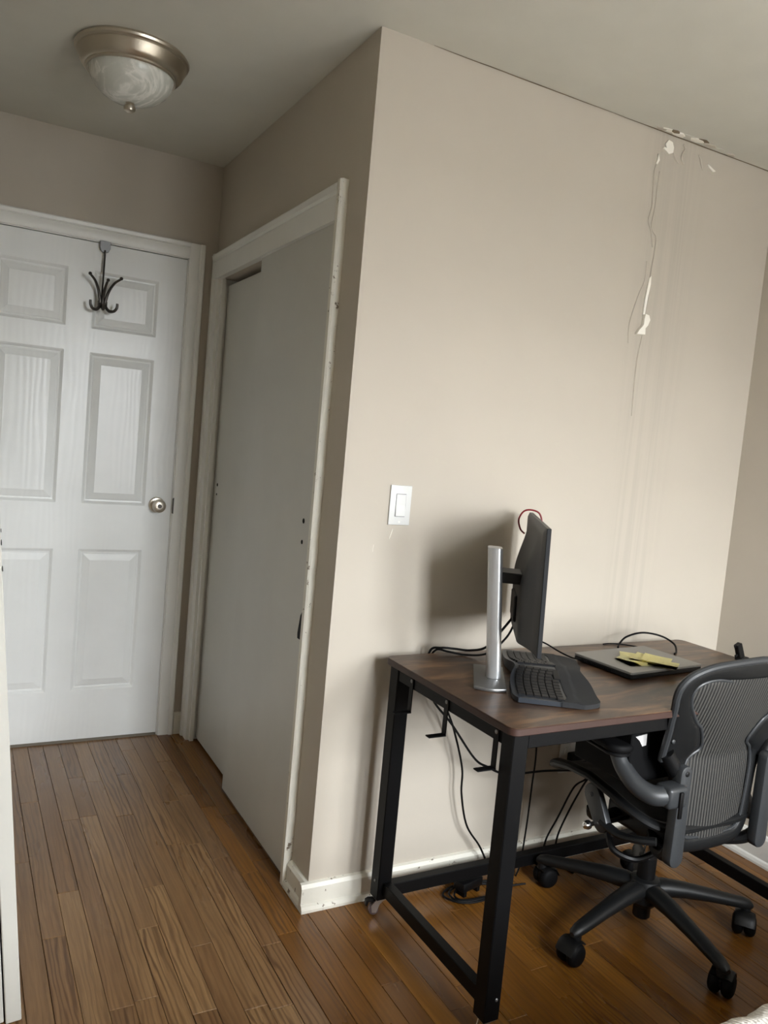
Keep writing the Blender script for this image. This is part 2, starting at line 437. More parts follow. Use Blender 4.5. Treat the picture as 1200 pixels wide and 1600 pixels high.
while x < W - 0.005:
    xc = x + PITCH / 2; x += PITCH
    w = PW if xc + PW / 2 < W else 2 * (W - xc) - 0.001
    y0f, y1f = YB, (L if (xc - PITCH / 2 >= XL and xc + PITCH / 2 <= 0.8 and xc < 0.09) else 0.0)
    seen = -0.93 < xc
    ystart = -1.0 if seen else y1f
    if not seen:
        y = y0f
        while y < y1f - 0.01:
            ln = min(random.uniform(0.5, 1.3), y1f - y); e = 0.0008
            field.box(xc - w / 2, xc + w / 2, y + e, y + ln - e, -0.019, 0.0); y += ln
        continue
    y = y0f
    while y < -1.0 - 0.01:
        ln = min(random.uniform(0.6, 1.2), -1.0 - y)
        field.box(xc - w / 2, xc + w / 2, y + 0.0008, y + ln - 0.0008, -0.019, 0.0); y += ln
    y = -1.0
    first = True
    while y < y1f - 0.01:
        ln = round(random.choice([0.32, 0.46, 0.55, 0.68, 0.8, 0.95, 1.1]) * (random.uniform(0.3, 1) if first else 1), 2)
        first = False
        if y1f - (y + ln) < 0.14: ln = y1f - y
        o = bpy.data.objects.new('plank', plank_mesh(w - random.choice([0, 0, 0.0004, 0.0012]), ln - 0.0012, 'oak_worn' if xc < -0.13 else 'oak_plank')); COL.objects.link(o); o.parent = fl
        o.location = (xc, y + 0.0006, random.uniform(-0.0004, 0.0004)); y += ln; ncol += 1
pf = field.build('plank_field', 'oak_plank', fl, smooth=None); pf['kind'] = 'stuff'

# ------------------------------------------------------------------ ceiling and walls
T = 0.1
CY0, CY1, CZ = 0.150, 1.325, 1.962        # closet opening
DX0, DX1, DZ = -0.940, -0.119, 2.036      # entry door opening
ceil = struct(MB().box(XR0 - T, W + T, YB - T, L + T, H, H + 0.08).build('ceiling', 'ceiling_paint', smooth=None), 'plain off-white plaster ceiling', 'ceiling')
wf = struct(MB().box(0, W + T, 0, T, -0.019, H).build('wall_far', 'wall_paint_stained', smooth=None), 'taupe wall behind the desk with water streaks and peeling paint', 'wall')
wc = struct(MB().box(0, T, T, CY0, 0, H).box(0, T, CY1, L, 0, H).box(0, T, CY0, CY1, CZ, H).build('wall_closet', 'wall_paint', smooth=None), 'shaded taupe wall around the sliding closet doors', 'wall')
we = struct(MB().box(XL - T, DX0, L, L + T, 0, H).box(DX1, 0.8 + T, L, L + T, 0, H).box(DX0, DX1, L, L + T, DZ, H).build('wall_entry', 'wall_paint', smooth=None), 'taupe wall around the white panelled entry door', 'wall')
wl = struct(MB().box(XL - T, XL, -0.45, L, 0, H).box(XR0 - T, XL - T, -0.55, -0.45, 0, H).box(XL - T, XL, -0.55, -0.45, 0, H).box(XR0 - T, XR0, YB, -0.55, 0, H).build('wall_left', 'wall_paint', smooth=None), 'taupe left wall of the entry passage', 'wall')
wr = struct(MB().box(W, W + T, YB, 0, -0.019, H).build('wall_right', 'wall_paint', smooth=None), 'taupe right wall beside the desk end', 'wall')
b = MB(); zz0, zz1 = WINS[0][2], WINS[0][3]
xs = [XR0 - T] + [q for wn in WINS for q in wn[:2]] + [W + T]
for i in range(0, len(xs), 2): b.box(xs[i], xs[i + 1], YB - T, YB, -0.019, H)
for wn in WINS: b.box(wn[0], wn[1], YB - T, YB, -0.019, wn[2]).box(wn[0], wn[1], YB - T, YB, wn[3], H)
struct(b.build('wall_window', 'wall_paint', smooth=None), 'taupe wall with the two windows behind the camera', 'wall')
struct(MB().box(0.8, 0.8 + T, T, L, -0.019, H).box(XL - T, 0.8 + T, L + T, L + T + 0.02, -0.05, H).box(XL - T, 0.8 + T, L, L + T, -0.05, -0.002).build('wall_closet_light_block', 'wall_paint', smooth=None), 'unlit inner wall of the closet with added light blocking sheets behind the entry door', 'wall')  # closet back wall; added unseen sheets stop light leaking under the entry door

for i, (x0, x1, z0, z1) in enumerate(WINS):
    w = thing('window_%d' % (i + 1), ('taller' if i == 0 else 'shorter') + ' white double hung window in the wall behind the camera', 'window', ((x0 + x1) / 2, YB - 0.06, z0), kind='structure')
    hw, hh = (x1 - x0) / 2, z1 - z0
    MB().box(-hw, -hw + 0.035, -0.03, 0.03, 0, hh).box(hw - 0.035, hw, -0.03, 0.03, 0, hh).box(-hw + 0.035, hw - 0.035, -0.03, 0.03, 0, 0.04).box(-hw + 0.035, hw - 0.035, -0.03, 0.03, hh - 0.04, hh).build('window_frame', 'window_white', w, smooth=None)
    MB().box(-hw + 0.035, hw - 0.035, -0.02, 0.02, hh / 2 - 0.02, hh / 2 + 0.02).build('meeting_rail', 'window_white', w, smooth=None)
    for za, zb in ((0.04, hh / 2 - 0.02), (hh / 2 + 0.02, hh - 0.04)):
        MB().box(-hw + 0.035, hw - 0.035, -0.003, 0.003, za, zb).build('pane', 'window_glass', w, smooth=None)
    MB().box(-hw - 0.05, hw + 0.05, 0.03, 0.11, -0.03, 0.0, 0.004).build('window_sill', 'window_white', w)

# peeling and blistered paint on the far wall
def flake(poly, y0=-0.001, y1=-0.005, name='paint_flake', mat='plaster_white', parent=wf, label=None):
    return MB().prism(poly, y0, y1, 'xz').build(name, mat, parent, label, smooth=None)
F1 = [(1.061, 2.411), (1.079, 2.408), (1.087, 2.393), (1.086, 2.376), (1.068, 2.368), (1.057, 2.374), (1.042, 2.379), (1.046, 2.385), (1.055, 2.384), (1.049, 2.396)]
flake(F1, label='bare white plaster patch where paint has peeled')
flake([(1.254, 2.38), (1.271, 2.374), (1.293, 2.366), (1.282, 2.361), (1.26, 2.372)])
flake([(1.024, 2.359), (1.031, 2.339), (1.023, 2.325), (1.017, 2.326), (1.022, 2.341)])
flake([(1.046, 1.965), (1.053, 1.974), (1.055, 1.949), (1.048, 1.893), (1.044, 1.843), (1.036, 1.847), (1.038, 1.902)])
flake([(1.041, 1.848), (1.057, 1.846), (1.064, 1.832), (1.057, 1.813), (1.047, 1.802), (1.049, 1.782), (1.012, 1.779), (1.02, 1.793), (1.032, 1.805), (1.038, 1.813), (1.038, 1.833)], y1=-0.012)
def ridge(pts, r=0.004, mat='wall_paint', name='paint_blister', flat=0.6):
    P = [(a, -0.0005, c) for a, c in pts]
    MB().tube(P, r, 6, 4, rfun=lambda t: r * (0.35 + 0.65 * math.sin(math.pi * min(max(t, 0.04), 0.96)) ** 0.5)).build(name, mat, wf)
ridge([(1.024, 2.359), (1.025, 2.333), (1.017, 2.302), (1.02, 2.25), (1.024, 2.193), (1.016, 2.147), (1.034, 2.112), (1.047, 2.066)], 0.0035)
ridge([(1.029, 2.018), (1.03, 1.96), (1.012, 1.91), (0.998, 1.866), (0.984, 1.805), (0.989, 1.746)], 0.003)
ridge([(1.04, 2.307), (1.038, 2.254), (1.038, 2.196), (1.033, 2.127), (1.057, 2.102), (1.059, 2.054), (1.053, 1.974), (1.056, 1.914), (1.05, 1.848), (1.052, 1.782)], 0.0035)
ridge([(1.047, 1.778), (1.038, 1.703), (1.037, 1.64), (1.042, 1.513)], 0.0045)
ridge([(1.082, 2.399), (1.091, 2.378), (1.104, 2.361), (1.122, 2.352)], 0.005)
ridge([(1.132, 2.415), (1.144, 2.403), (1.133, 2.381), (1.133, 2.368), (1.144, 2.355)], 0.006)
ridge([(1.208, 2.4), (1.219, 2.389), (1.224, 2.376), (1.236, 2.358)], 0.005)
ridge([(0.161, 1.077), (0.166, 1.095), (0.169, 1.107)], 0.0015, 'plaster_white', 'scratch')
ridge([(0.111, 1.039), (0.113, 1.06)], 0.001, 'plaster_white', 'scratch')
# open crack along the ceiling joint and crumbling plaster beside it
P = []
xx = 0.16
while xx < 1.6:
    P.append((xx, -0.0022 + random.uniform(-0.001, 0.001), H - 0.001 + random.uniform(-0.0006, 0.0004))); xx += random.uniform(0.03, 0.09)
MB().tube(P, 0.0022, 5, 2, rfun=lambda t: 0.0005 + 0.0009 * abs(math.sin(7 * t)) + (0.0007 if t > 0.55 else 0)).build('ceiling_crack', 'plaster_brown', ceil)
rr = random.Random(3)
for (cx, cy_, s, m) in [(1.012, -0.016, .014, 'wall_paint'), (1.04, -0.022, .018, 'plaster_white'), (1.085, -0.02, .02, 'plaster_white'), (1.13, -0.028, .017, 'ceiling_paint'),
                        (1.165, -0.026, .022, 'plaster_white'), (1.185, -0.034, .016, 'plaster_brown'), (1.23, -0.024, .02, 'wall_paint'), (1.29, -0.02, .016, 'ceiling_paint'), (1.345, -0.016, .014, 'wall_paint'), (1.06, -0.03, .011, 'plaster_brown')]:
    n = 9; poly = [(cx + 1.7 * s * rr.uniform(.6, 1.1) * math.cos(2 * math.pi * k / n), cy_ + 0.62 * s * rr.uniform(.6, 1.1) * math.sin(2 * math.pi * k / n)) for k in range(n)]
    MB().prism(poly, H - rr.uniform(0.0015, 0.005), H + 0.001, 'xy').build('paint_flake', m, ceil, smooth=None)

# ------------------------------------------------------------------ baseboards
BT, BH = 0.016, 0.080
def bprof(b, horizontal, a0, a1, w, sgn, h=BH, shoe=True):
    """baseboard run: profile extruded along x (horizontal) or y; w = wall plane, sgn = side it faces"""
    prof = [(0, 0), (BT + (0.010 if shoe else 0), 0), (BT + (0.010 if shoe else 0), 0.008), (BT + 0.006 * shoe, 0.018), (BT, 0.022), (BT, h - 0.012), (BT - 0.006, h - 0.002), (0, h)]
    R = []
    for a in (a0, a1):
        R.append([((a, w + sgn * d, z) if horizontal else (w + sgn * d, a, z)) for d, z in prof])
    b.loft(R)
struct((lambda b: (bprof(b, True, -0.026, W, 0, -1), b)[1])(MB()).build('baseboard_far', 'trim_paint_chipped', smooth=None), 'chipped cream baseboard along the wall behind the desk', 'baseboard')
struct((lambda b: (bprof(b, False, -0.0005, 0.1245, 0, -1), b)[1])(MB()).build('baseboard_closet', 'trim_paint_chipped', smooth=None), 'short chipped baseboard wrapping the wall corner beside the closet', 'baseboard')
struct((lambda b: (bprof(b, False, YB, -0.027, W, -1, 0.105), b)[1])(MB()).build('baseboard_right', 'trim_paint', smooth=None), 'white baseboard along the right wall', 'baseboard')
struct((lambda b: (bprof(b, True, -0.053, -0.0005, L, -1, 0.095, False), b)[1])(MB()).build('baseboard_entry', 'trim_paint_chipped', smooth=None), 'tiny baseboard stub between entry door casing and closet casing', 'baseboard')

# ------------------------------------------------------------------ entry door, casing
b = MB()
def casing_v(b, x0, x1, z0, z1, y, flip=1):
    xo, xi = (x1, x0) if flip > 0 else (x0, x1)
    w = xo - xi
    prof = [(xi, 0), (xi, 0.010), (xi + w * .12, 0.013), (xi + w * .55, 0.014), (xi + w * .66, 0.012), (xi + w * .74, 0.019), (xi + w * .93, 0.021), (xo, 0.016), (xo, 0)]
    b.loft([[(p, y - d, z0) for p, d in prof], [(p, y - d, z1) for p, d in prof]])
tr = struct(MB().box(DX0, DX0 + 0.0035, L, L + T, 0, DZ).box(DX1 - 0.0035, DX1, L, L + T, 0, DZ).box(DX0, DX1, L, L + T, DZ - 0.003, DZ).build('trim_1', 'trim_paint', smooth=None), 'white moulded casing around the entry door', 'door trim')
for nm, fl_ in (('casing_side', 1), ('casing_side', -1)):
    b = MB()
    if fl_ > 0: casing_v(b, DX1, DX1 + 0.064, 0, DZ + 0.062, L)
    else: casing_v(b, DX0 - 0.064, DX0, 0, DZ + 0.062, L, -1)
    b.build(nm, 'trim_paint', tr, smooth=20)
prof = [(0, 0), (0, 0.010), (.008, 0.013), (.034, 0.014), (.041, 0.012), (.046, 0.019), (.058, 0.021), (.063, 0.016), (.063, 0)]
MB().loft([[(xx, L - d, DZ + z) for z, d in prof] for xx in (DX0 - 0.0005, DX1 + 0.0005)]).build('casing_head', 'trim_paint', tr, smooth=20)
MB().prism(rrect(-0.002, 0.012, -0.034, 0.034, 0.006), L - 0.0115, L - 0.0095, 'xz').build('strike_plate', 'bronze', tr)
tr.children[-1].location = (DX1 - 0.0005, 0, 1.005)

door = struct(thing('door_1', '', 'door', (0, 0, 0)), 'white six panel entry door with a nickel knob', 'door')
yf = L + 0.004; x0, x1 = -0.936, -0.1235; zb, zt = 0.010, 2.030
cols = [(-0.833, -0.580), (-0.484, -0.232)]; rows = [(0.218, 0.811), (0.998, 1.603), (1.696, 1.922)]
MB().box(x0, x1, yf + 0.010, yf + 0.036, zb, zt).build('door_core', 'door_paint', door, smooth=None)
for a, c in ((x0, cols[0][0]), (cols[0][1], cols[1][0]), (cols[1][1], x1)):
    MB().box(a, c, yf, yf + 0.011, zb, zt).build('stile', 'door_paint', door, smooth=None)
for a, c in cols:
    for za, zc in ((zb, rows[0][0]), (rows[0][1], rows[1][0]), (rows[1][1], rows[2][0]), (rows[2][1], zt)):
        MB().box(a, c, yf, yf + 0.011, za, zc).build('rail', 'door_paint', door, smooth=None)
for a, c in cols:
    for za, zc in rows:
        b = MB()
        def rect(i, y): return [(a + i, y, za + i), (c - i, y, za + i), (c - i, y, zc - i), (a + i, y, zc - i)]
        b.loft([rect(0, yf), rect(0.006, yf + 0.004), rect(0.011, yf + 0.0085), rect(0.017, yf + 0.0095), rect(0.021, yf + 0.007), rect(0.044, yf + 0.0005), rect(0.046, yf - 0.0003)], caps=False)
        V = [b.v(q) for q in rect(0.046, yf - 0.0003)]; b.f(V)
        bmesh.ops.remove_doubles(b.bm, verts=b.bm.verts, dist=1e-5)
        bmesh.ops.recalc_face_normals(b.bm, faces=b.bm.faces)
        for f in b.bm.faces:
            if f.normal.y > 0.3: f.normal_flip()
        b.build('panel', 'door_panel_paint', door, smooth=None)
kn = MB(); kn.M = Matrix.Translation((-0.184, yf, 1.005)) @ Matrix.Rotation(math.radians(90), 4, 'X')
kn.lathe([(0.0, 0.0), (0.033, 0.0), (0.033, 0.003), (0.029, 0.008), (0.015, 0.010), (0.012, 0.014), (0.012, 0.030), (0.018, 0.034), (0.026, 0.042), (0.0285, 0.052), (0.026, 0.060), (0.018, 0.064), (0.010, 0.0645), (0.0, 0.0645)], 32)
kno = kn.build('knob', 'nickel', door, 'round brushed nickel door knob')
kc = MB(); kc.M = Matrix.Translation((-0.184, yf - 0.0640, 1.005)) @ Matrix.Rotation(math.radians(90), 4, 'X')
kc.lathe([(0.0, 0), (0.0085, 0.0), (0.0085, 0.003), (0.0, 0.003)], 20); kc.box(-0.004, 0.004, -0.0012, 0.0012, 0.003, 0.0036)
kc.build('lock_button', 'bronze', kno)

# over the door coat hook
hk = thing('coat_hook', 'dark bronze triple coat hook hanging over the top of the entry door', 'hook', (-0.452, L - 0.012, 1.78))
def P_(pts): return [(a, c, z) for a, c, z in pts]
MB().prism([(-0.022, 0.222), (0.022, 0.222), (0.021, 0.262), (-0.021, 0.262)][::-1] if False else [(-0.020, 0.258), (0.020, 0.258), (0.020, 0.232), (0.013, 0.217), (0.0, 0.212), (-0.013, 0.217), (-0.020, 0.232)], -0.004, 0.008, 'xz', 0.0012).build('mounting_plate', 'silver_dark', hk)
MB().tube([(0, -0.006, 0.222), (-0.001, -0.008, 0.15), (-0.003, -0.010, 0.05), (-0.003, -0.012, -0.003)], 0.0035, 8, 6).build('rod', 'bronze', hk)
def arm(pts, r=0.0055): return MB().tube(pts, r, 10, 8, rfun=lambda t: r * (1.15 - 0.35 * t))
for sx in (-1, 1):
    o = arm([(0.006 * sx, -0.016, 0.0), (0.012 * sx, -0.020, 0.035), (0.020 * sx, -0.028, 0.065), (0.036 * sx, -0.045, 0.095), (0.056 * sx, -0.062, 0.112)]).build('upper_prong', 'bronze', hk)
    e = MB(); e.M = Matrix.Translation((0.058 * sx, -0.064, 0.115)); e.lathe([(0, -.007), (.005, -.005), (.007, 0), (.005, .005), (0, .007)], 12); e.build('ball_tip', 'bronze', o)
    arm([(0.006 * sx, -0.016, 0.022), (0.012 * sx, -0.022, 0.002), (0.024 * sx, -0.034, -0.013), (0.040 * sx, -0.046, -0.012), (0.049 * sx, -0.052, 0.002), (0.050 * sx, -0.053, 0.018)], 0.006).build('lower_prong', 'bronze', hk)
o = arm([(0.0, -0.018, 0.0), (0.0, -0.026, 0.04), (0.003, -0.045, 0.075), (0.008, -0.062, 0.098)]).build('upper_prong', 'bronze', hk)
e = MB(); e.M = Matrix.Translation((0.009, -0.064, 0.101)); e.lathe([(0, -.007), (.005, -.005), (.007, 0), (.005, .005), (0, .007)], 12); e.build('ball_tip', 'bronze', o)
MB().tube([(0, -0.018, 0.012), (0, -0.03, -0.006), (0, -0.045, -0.008), (0, -0.055, 0.008)], 0.006, 10, 6).build('lower_prong', 'bronze', hk)
MB().box(-0.018, 0.018, -0.020, -0.008, -0.002, 0.026, 0.003).build('bracket', 'bronze', hk)

# ------------------------------------------------------------------ closet: casing, sliding doors
ct = struct(MB().box(0.0, T, CY0, CY0 + 0.004, 0, CZ).box(0.0, T, CY1 - 0.004, CY1, 0, CZ).build('trim_2', 'trim_paint', smooth=None), 'white casing around the sliding closet doors', 'closet trim')
# near strip is thick with old paint: uneven outline
R = []; rr = random.Random(5)
for k in range(60):
    z = 2.070 * k / 59; j = rr.uniform(-0.0016, 0.0016)
    R.append([(0, 0.1265 + j, z), (-0.020, 0.125 + j * 1.5, z), (-0.0255, 0.130, z), (-0.0255, 0.147, z), (-0.018, 0.1515, z), (0, 0.1515, z)])
MB().loft(R).build('casing_side', 'trim_paint_chipped', ct, smooth=30)
pr = [(1.318, 0), (1.318, 0.016), (1.328, 0.018), (1.360, 0.018), (1.366, 0.014), (1.372, 0.024), (1.388, 0.026), (1.392, 0.018), (1.392, 0)]
MB().loft([[(-d, yy, z) for yy, d in pr] for z in (0, 2.068)]).build('casing_side', 'trim_paint', ct, smooth=20)
pr = [(1.960, 0), (1.960, 0.0245), (2.030, 0.0245), (2.036, 0.020), (2.042, 0.027), (2.058, 0.030), (2.066, 0.023), (2.066, 0)]
MB().loft([[(-d, yy, z) for z, d in pr] for yy in (0.1505, 1.3885)]).build('casing_head', 'trim_paint', ct, smooth=20)
MB().box(-0.004, 0.012, 1.300, 1.3215, 0, 1.985).build('jamb', 'trim_paint', ct, smooth=None)
MB().box(0.019, 0.0245, CY0 + 0.004, CY1 - 0.004, 1.975, 2.02).build('track', 'track_brown', ct, smooth=None)
def hole(b_parent, x, y, z, r=0.006):
    m = MB(); m.M = Matrix.Translation((x, y, z)) @ Matrix.Rotation(math.radians(-90), 4, 'Y')
    m.lathe([(0, 0), (r * .75, 0.0002), (r, 0.0012), (r * 1.25, 0.0004), (r * 1.25, 0)], 14); m.build('screw_hole', 'black_rubber', b_parent)
d2 = struct(thing('door_2', '', 'door'), 'front pale grey sliding closet door nearest the wall corner', 'closet door')
MB().box(-0.011, 0.018, 0.168, 0.800, 0.010, 2.0, 0.002).build('door_leaf', 'closet_paint', d2)
hole(d2, -0.0111, 0.226, 1.094, 0.0065); hole(d2, -0.0111, 0.226, 1.030, 0.0055)
MB().prism([(0.153, 0.835), (0.166, 0.82), (0.178, 0.765), (0.176, 0.748), (0.153, 0.748)], -0.0225, -0.006, 'yz', 0.001).build('bumper', 'black_rubber', d2, 'black wedge shaped bumper at the door edge')
d3 = struct(thing('door_3', '', 'door'), 'rear pale grey sliding closet door half hidden behind the front one', 'closet door')
MB().box(0.026, 0.057, 0.730, 1.319, 0.010, 1.936, 0.002).build('door_leaf', 'closet_paint', d3)
hole(d3, 0.0259, 1.262, 1.115); hole(d3, 0.0259, 1.264, 1.075, 0.004)

# spare closet door panels leaning against the left wall
for i, (xb, yn, lean, lab) in enumerate([(-0.775, -0.185, 4.75, 'white closet door panel leaning at the left edge with its narrow edge showing'), (-0.8105, -0.180, 4.75, 'second white closet door panel leaning behind the first at the left edge')]):
    t = thing('door_panel', lab, 'door panel', (xb, yn, 0.0), group='spare closet door panels leaning by the left wall')
    t.rotation_euler = (0, math.radians(-lean), 0)
    zl = 0.017 * math.sin(math.radians(lean)) + 0.0015
    MB().box(-0.016, 0.016, 0, 0.62, zl, 1.97, 0.002).build('door_leaf', 'closet_paint', t)
    if i == 0:
        for z, r in ((1.10, 0.004), (1.075, 0.006), (1.02, 0.006)):
            m = MB(); m.M = Matrix.Translation((0.0161, 0.004, z)) @ Matrix.Rotation(math.radians(90), 4, 'Y')
            m.lathe([(0, 0), (r, 0), (r, 0.001), (0, 0.001)], 12); m.build('screw_hole', 'black_rubber', t)

# ------------------------------------------------------------------ ceiling lamp
lp = thing('ceiling_lamp', 'flush mount ceiling lamp with nickel ring and swirled alabaster glass bowl', 'lamp', (-0.520, 0.610, H))
MB().lathe([(0.0, -0.0005), (0.160, -0.0005), (0.165, -0.008), (0.163, -0.014), (0.157, -0.018), (0.158, -0.022), (0.153, -0.030), (0.147, -0.045), (0.138, -0.056), (0.132, -0.058), (0.132, -0.063), (0.128, -0.066), (0.122, -0.062), (0.0, -0.060)], 64).build('lamp_pan', 'nickel', lp)
MB().lathe([(0.1225, -0.058), (0.1225, -0.066), (0.117, -0.082), (0.105, -0.102), (0.086, -0.120), (0.060, -0.134), (0.030, -0.142), (0.0, -0.144)], 64, closed_ends=False).build('glass_bowl', 'alabaster_glass', lp, 'frosted alabaster glass bowl')
MB().lathe([(0.0, -0.141), (0.012, -0.141), (0.014, -0.144), (0.010, -0.147), (0.0155, -0.151), (0.0175, -0.157), (0.0155, -0.164), (0.009, -0.169), (0.0, -0.1705)], 24).build('finial', 'nickel', lp)

# ------------------------------------------------------------------ light switch, outlet
sw = thing('light_switch', 'white rocker light switch plate on the wall above the desk corner', 'switch', (0.185, 0, 1.1755))
b = MB(); b.box(-0.0345, 0.0345, -0.006, -0.0005, -0.057, 0.057, 0.002, 2).build('plate', 'switch_white', sw)
MB().prism([(-0.0165, -0.033), (0.0165, -0.033), (0.0165, 0.033), (-0.0165, 0.033)], -0.0005, -0.0064, 'xz').build('rocker_frame', 'silver_dark', sw, smooth=None)
MB().loft([[(-0.0150, y, z) for y, z in ((-0.006, -0.031), (-0.0105, -0.031), (-0.0078, 0.0), (-0.0082, 0.031), (-0.006, 0.031))], [(0.0150, y, z) for y, z in ((-0.006, -0.031), (-0.0105, -0.031), (-0.0078, 0.0), (-0.0082, 0.031), (-0.006, 0.031))]]).build('rocker', 'switch_white', sw, smooth=None)
for z in (-0.048, 0.048):
    m = MB(); m.M = Matrix.Translation((0, -0.006, z)) @ Matrix.Rotation(math.radians(90), 4, 'X')
    m.lathe([(0, 0), (0.003, 0), (0.003, 0.0008), (0, 0.0012)], 12); m.build('screw', 'trim_paint', sw)
ol = thing('wall_outlet', 'white wall outlet half hidden under the desk', 'outlet', (0.925, 0, 0.352))
MB().box(-0.035, 0.035, -0.006, -0.0005, -0.057, 0.057, 0.002, 2).build('plate', 'switch_white', ol)
for z in (-0.02, 0.02): MB().prism(rrect(-0.016, 0.016, z - 0.014, z + 0.014, 0.01), -0.005, -0.008, 'xz').build('socket', 'switch_white', ol)
pg = thing('power_plug', 'black plug adapter in the wall outlet under the desk', 'plug', (0.945, -0.0085, 0.352))
MB().box(-0.028, 0.028, -0.045, 0.0, -0.026, 0.018, 0.006, 2).build('plug_body', 'black_plastic', pg)
MB().tube([(0.0, -0.045, -0.004), (0.0, -0.062, -0.010), (0.0, -0.070, -0.03)], 0.006, 8, 4).build('strain_relief', 'black_rubber', pg)
# ------------------------------------------------------------------ desk
DK = thing('desk', 'rustic brown desk with black steel frame standing against the peeling wall', 'desk', (0.150, -0.060, 0.0), math.radians(0.5))
DWD, DDP, ZT = 1.20, 0.585, 0.752      # local: x 0..DWD, y 0..-DDP
def corner_plate(a0, a1, z0, z1, inset=0.0):
    return rrect(0 + inset, DWD - inset, -DDP + inset, 0 - inset, 0.022 - inset * .5, 8)
dt = MB().prism(rrect(0, DWD, -DDP, 0, 0.022, 8), ZT - 0.0015, ZT, 'xy', 0.0008).build('desktop', 'rustic_wood', DK)
MB().prism(rrect(0, DWD, -DDP, 0, 0.022, 8), ZT - 0.019, ZT - 0.0014, 'xy', 0.002).build('desktop_edge', 'edge_band', DK, 'reddish brown edge band of the desktop')
LG = 0.044; lx = (0.014, DWD - 0.014 - LG); ly = (-0.012 - LG, -DDP + 0.012); LZ = 0.052
for ix in lx:
    for iy in ly:
        MB().box(ix, ix + LG, iy, iy + LG, LZ, ZT - 0.0195, 0.0025).build('leg', 'black_steel', DK)
ra, rb_ = 0.034, 0.030
zr0, zr1 = ZT - 0.056, ZT - 0.0195
MB().box(lx[0] + LG + .0005, lx[1] - .0005, ly[1] + 0.003, ly[1] + 0.003 + 0.025, zr0, zr1, 0.002).build('front_rail', 'black_steel', DK)
MB().box(lx[0] + LG + .0005, lx[1] - .0005, ly[0] + LG - 0.028, ly[0] + LG - 0.003, zr0, zr1, 0.002).build('back_rail', 'black_steel', DK)
for ix in (lx[0] + 0.003, lx[1] + LG - 0.028): MB().box(ix, ix + 0.025, ly[1] + LG + .0005, ly[0] - .0005, zr0, zr1, 0.002).build('side_rail', 'black_steel', DK)
for ix in (lx[0] + 0.016, lx[1] + LG - 0.016 - 0.027): MB().box(ix, ix + 0.027, ly[1] + LG + 0.0005, ly[0] - 0.0005, 0.066, 0.104, 0.002).build('lower_side_rail', 'black_steel', DK)
MB().box(lx[0] + LG + 0.0005, lx[1] - 0.0005, ly[0] + 0.004, ly[0] + 0.034, 0.054, 0.092, 0.002).build('lower_back_rail', 'black_steel', DK)
def bolt(parent, co, axis, r=0.005, mat='silver_dark'):
    m = MB(); q = Vector(axis).to_track_quat('Z', 'Y').to_matrix().to_4x4(); m.M = Matrix.Translation(co) @ q
    m.lathe([(0, -0.0005), (r, -0.0005), (r, 0.0015), (r * .6, 0.003), (0, 0.0032)], 12); return m.build('bolt', mat, parent)
bolt(DK, (lx[0] + 0.03, ly[1] - 0.0001, 0.105), (0, -1, 0), 0.004)
bolt(DK, (lx[0] - 0.0001, ly[0] + 0.02, 0.105), (-1, 0, 0), 0.004)
# casters
for ix in lx:
    for iy in ly:
        cx, cy = ix + LG / 2, iy + LG / 2
        c = MB().box(cx - 0.018, cx + 0.018, cy - 0.018, cy + 0.018, LZ - 0.004, LZ, 0.001).build('caster', 'caster_metal', DK)
        a = 2.9 if iy == ly[0] else 3.6
        M0 = Matrix.Translation((cx, cy, 0)) @ Matrix.Rotation(a, 4, 'Z')
        m = MB(); m.M = M0
        m.prism([(-0.010, LZ - 0.004), (0.012, LZ - 0.004), (0.026, 0.030), (0.023, 0.010), (0.011, 0.010), (0.002, 0.034)], -0.0125, -0.0105, 'xz'); m.prism([(-0.010, LZ - 0.004), (0.012, LZ - 0.004), (0.026, 0.030), (0.023, 0.010), (0.011, 0.010), (0.002, 0.034)], 0.0105, 0.0125, 'xz')
        m.box(-0.010, 0.012, -0.0125, 0.0125, LZ - 0.007, LZ - 0.004)
        m.build('fork', 'caster_metal', c)
        m = MB(); m.M = M0 @ Matrix.Translation((0.017, 0.009, 0.0145)) @ Matrix.Rotation(math.radians(90), 4, 'X')
        m.lathe([(0, 0), (0.006, 0), (0.007, 0.001), (0.012, 0.001), (0.0142, 0.003), (0.0142, 0.015), (0.012, 0.017), (0, 0.018)], 24); m.build('wheel', 'caster_wheel', c)
        if iy != ly[0]: continue
        m = MB(); m.M = M0; m.prism([(0.014, LZ - 0.010), (0.014, LZ - 0.0045), (0.034, LZ - 0.004), (0.042, LZ - 0.009), (0.043, LZ - 0.022), (0.037, LZ - 0.024), (0.034, LZ - 0.012)], -0.009, 0.009, 'xz', 0.001); m.build('brake_lever', 'black_plastic', c)
# hanging hooks along the left side
for yy, rot in ((-0.130, 0.12), (-0.302, 0.0), (-0.510, 0.0)):
    X = lx[0] + 0.0028
    b = MB()
    b.box(X - 0.0035, X - 0.0005, yy - 0.009, yy + 0.009, ZT - 0.120, ZT - 0.026, 0.0008)
    b.loft([[(X - 0.0005 - t, yy + s, ZT - 0.120 + h) for s, h in ((-0.009, 0), (0.009, 0), (0.009, 0.003), (-0.009, 0.003))] for t, h in ((0, 0), (0.02, 0), (0.036, 0.001), (0.050, 0.006))])
    h = b.build('hook', 'black_steel', DK)
    bolt(h, (X - 0.0015, yy, ZT - 0.034), (-1, 0, 0), 0.006)
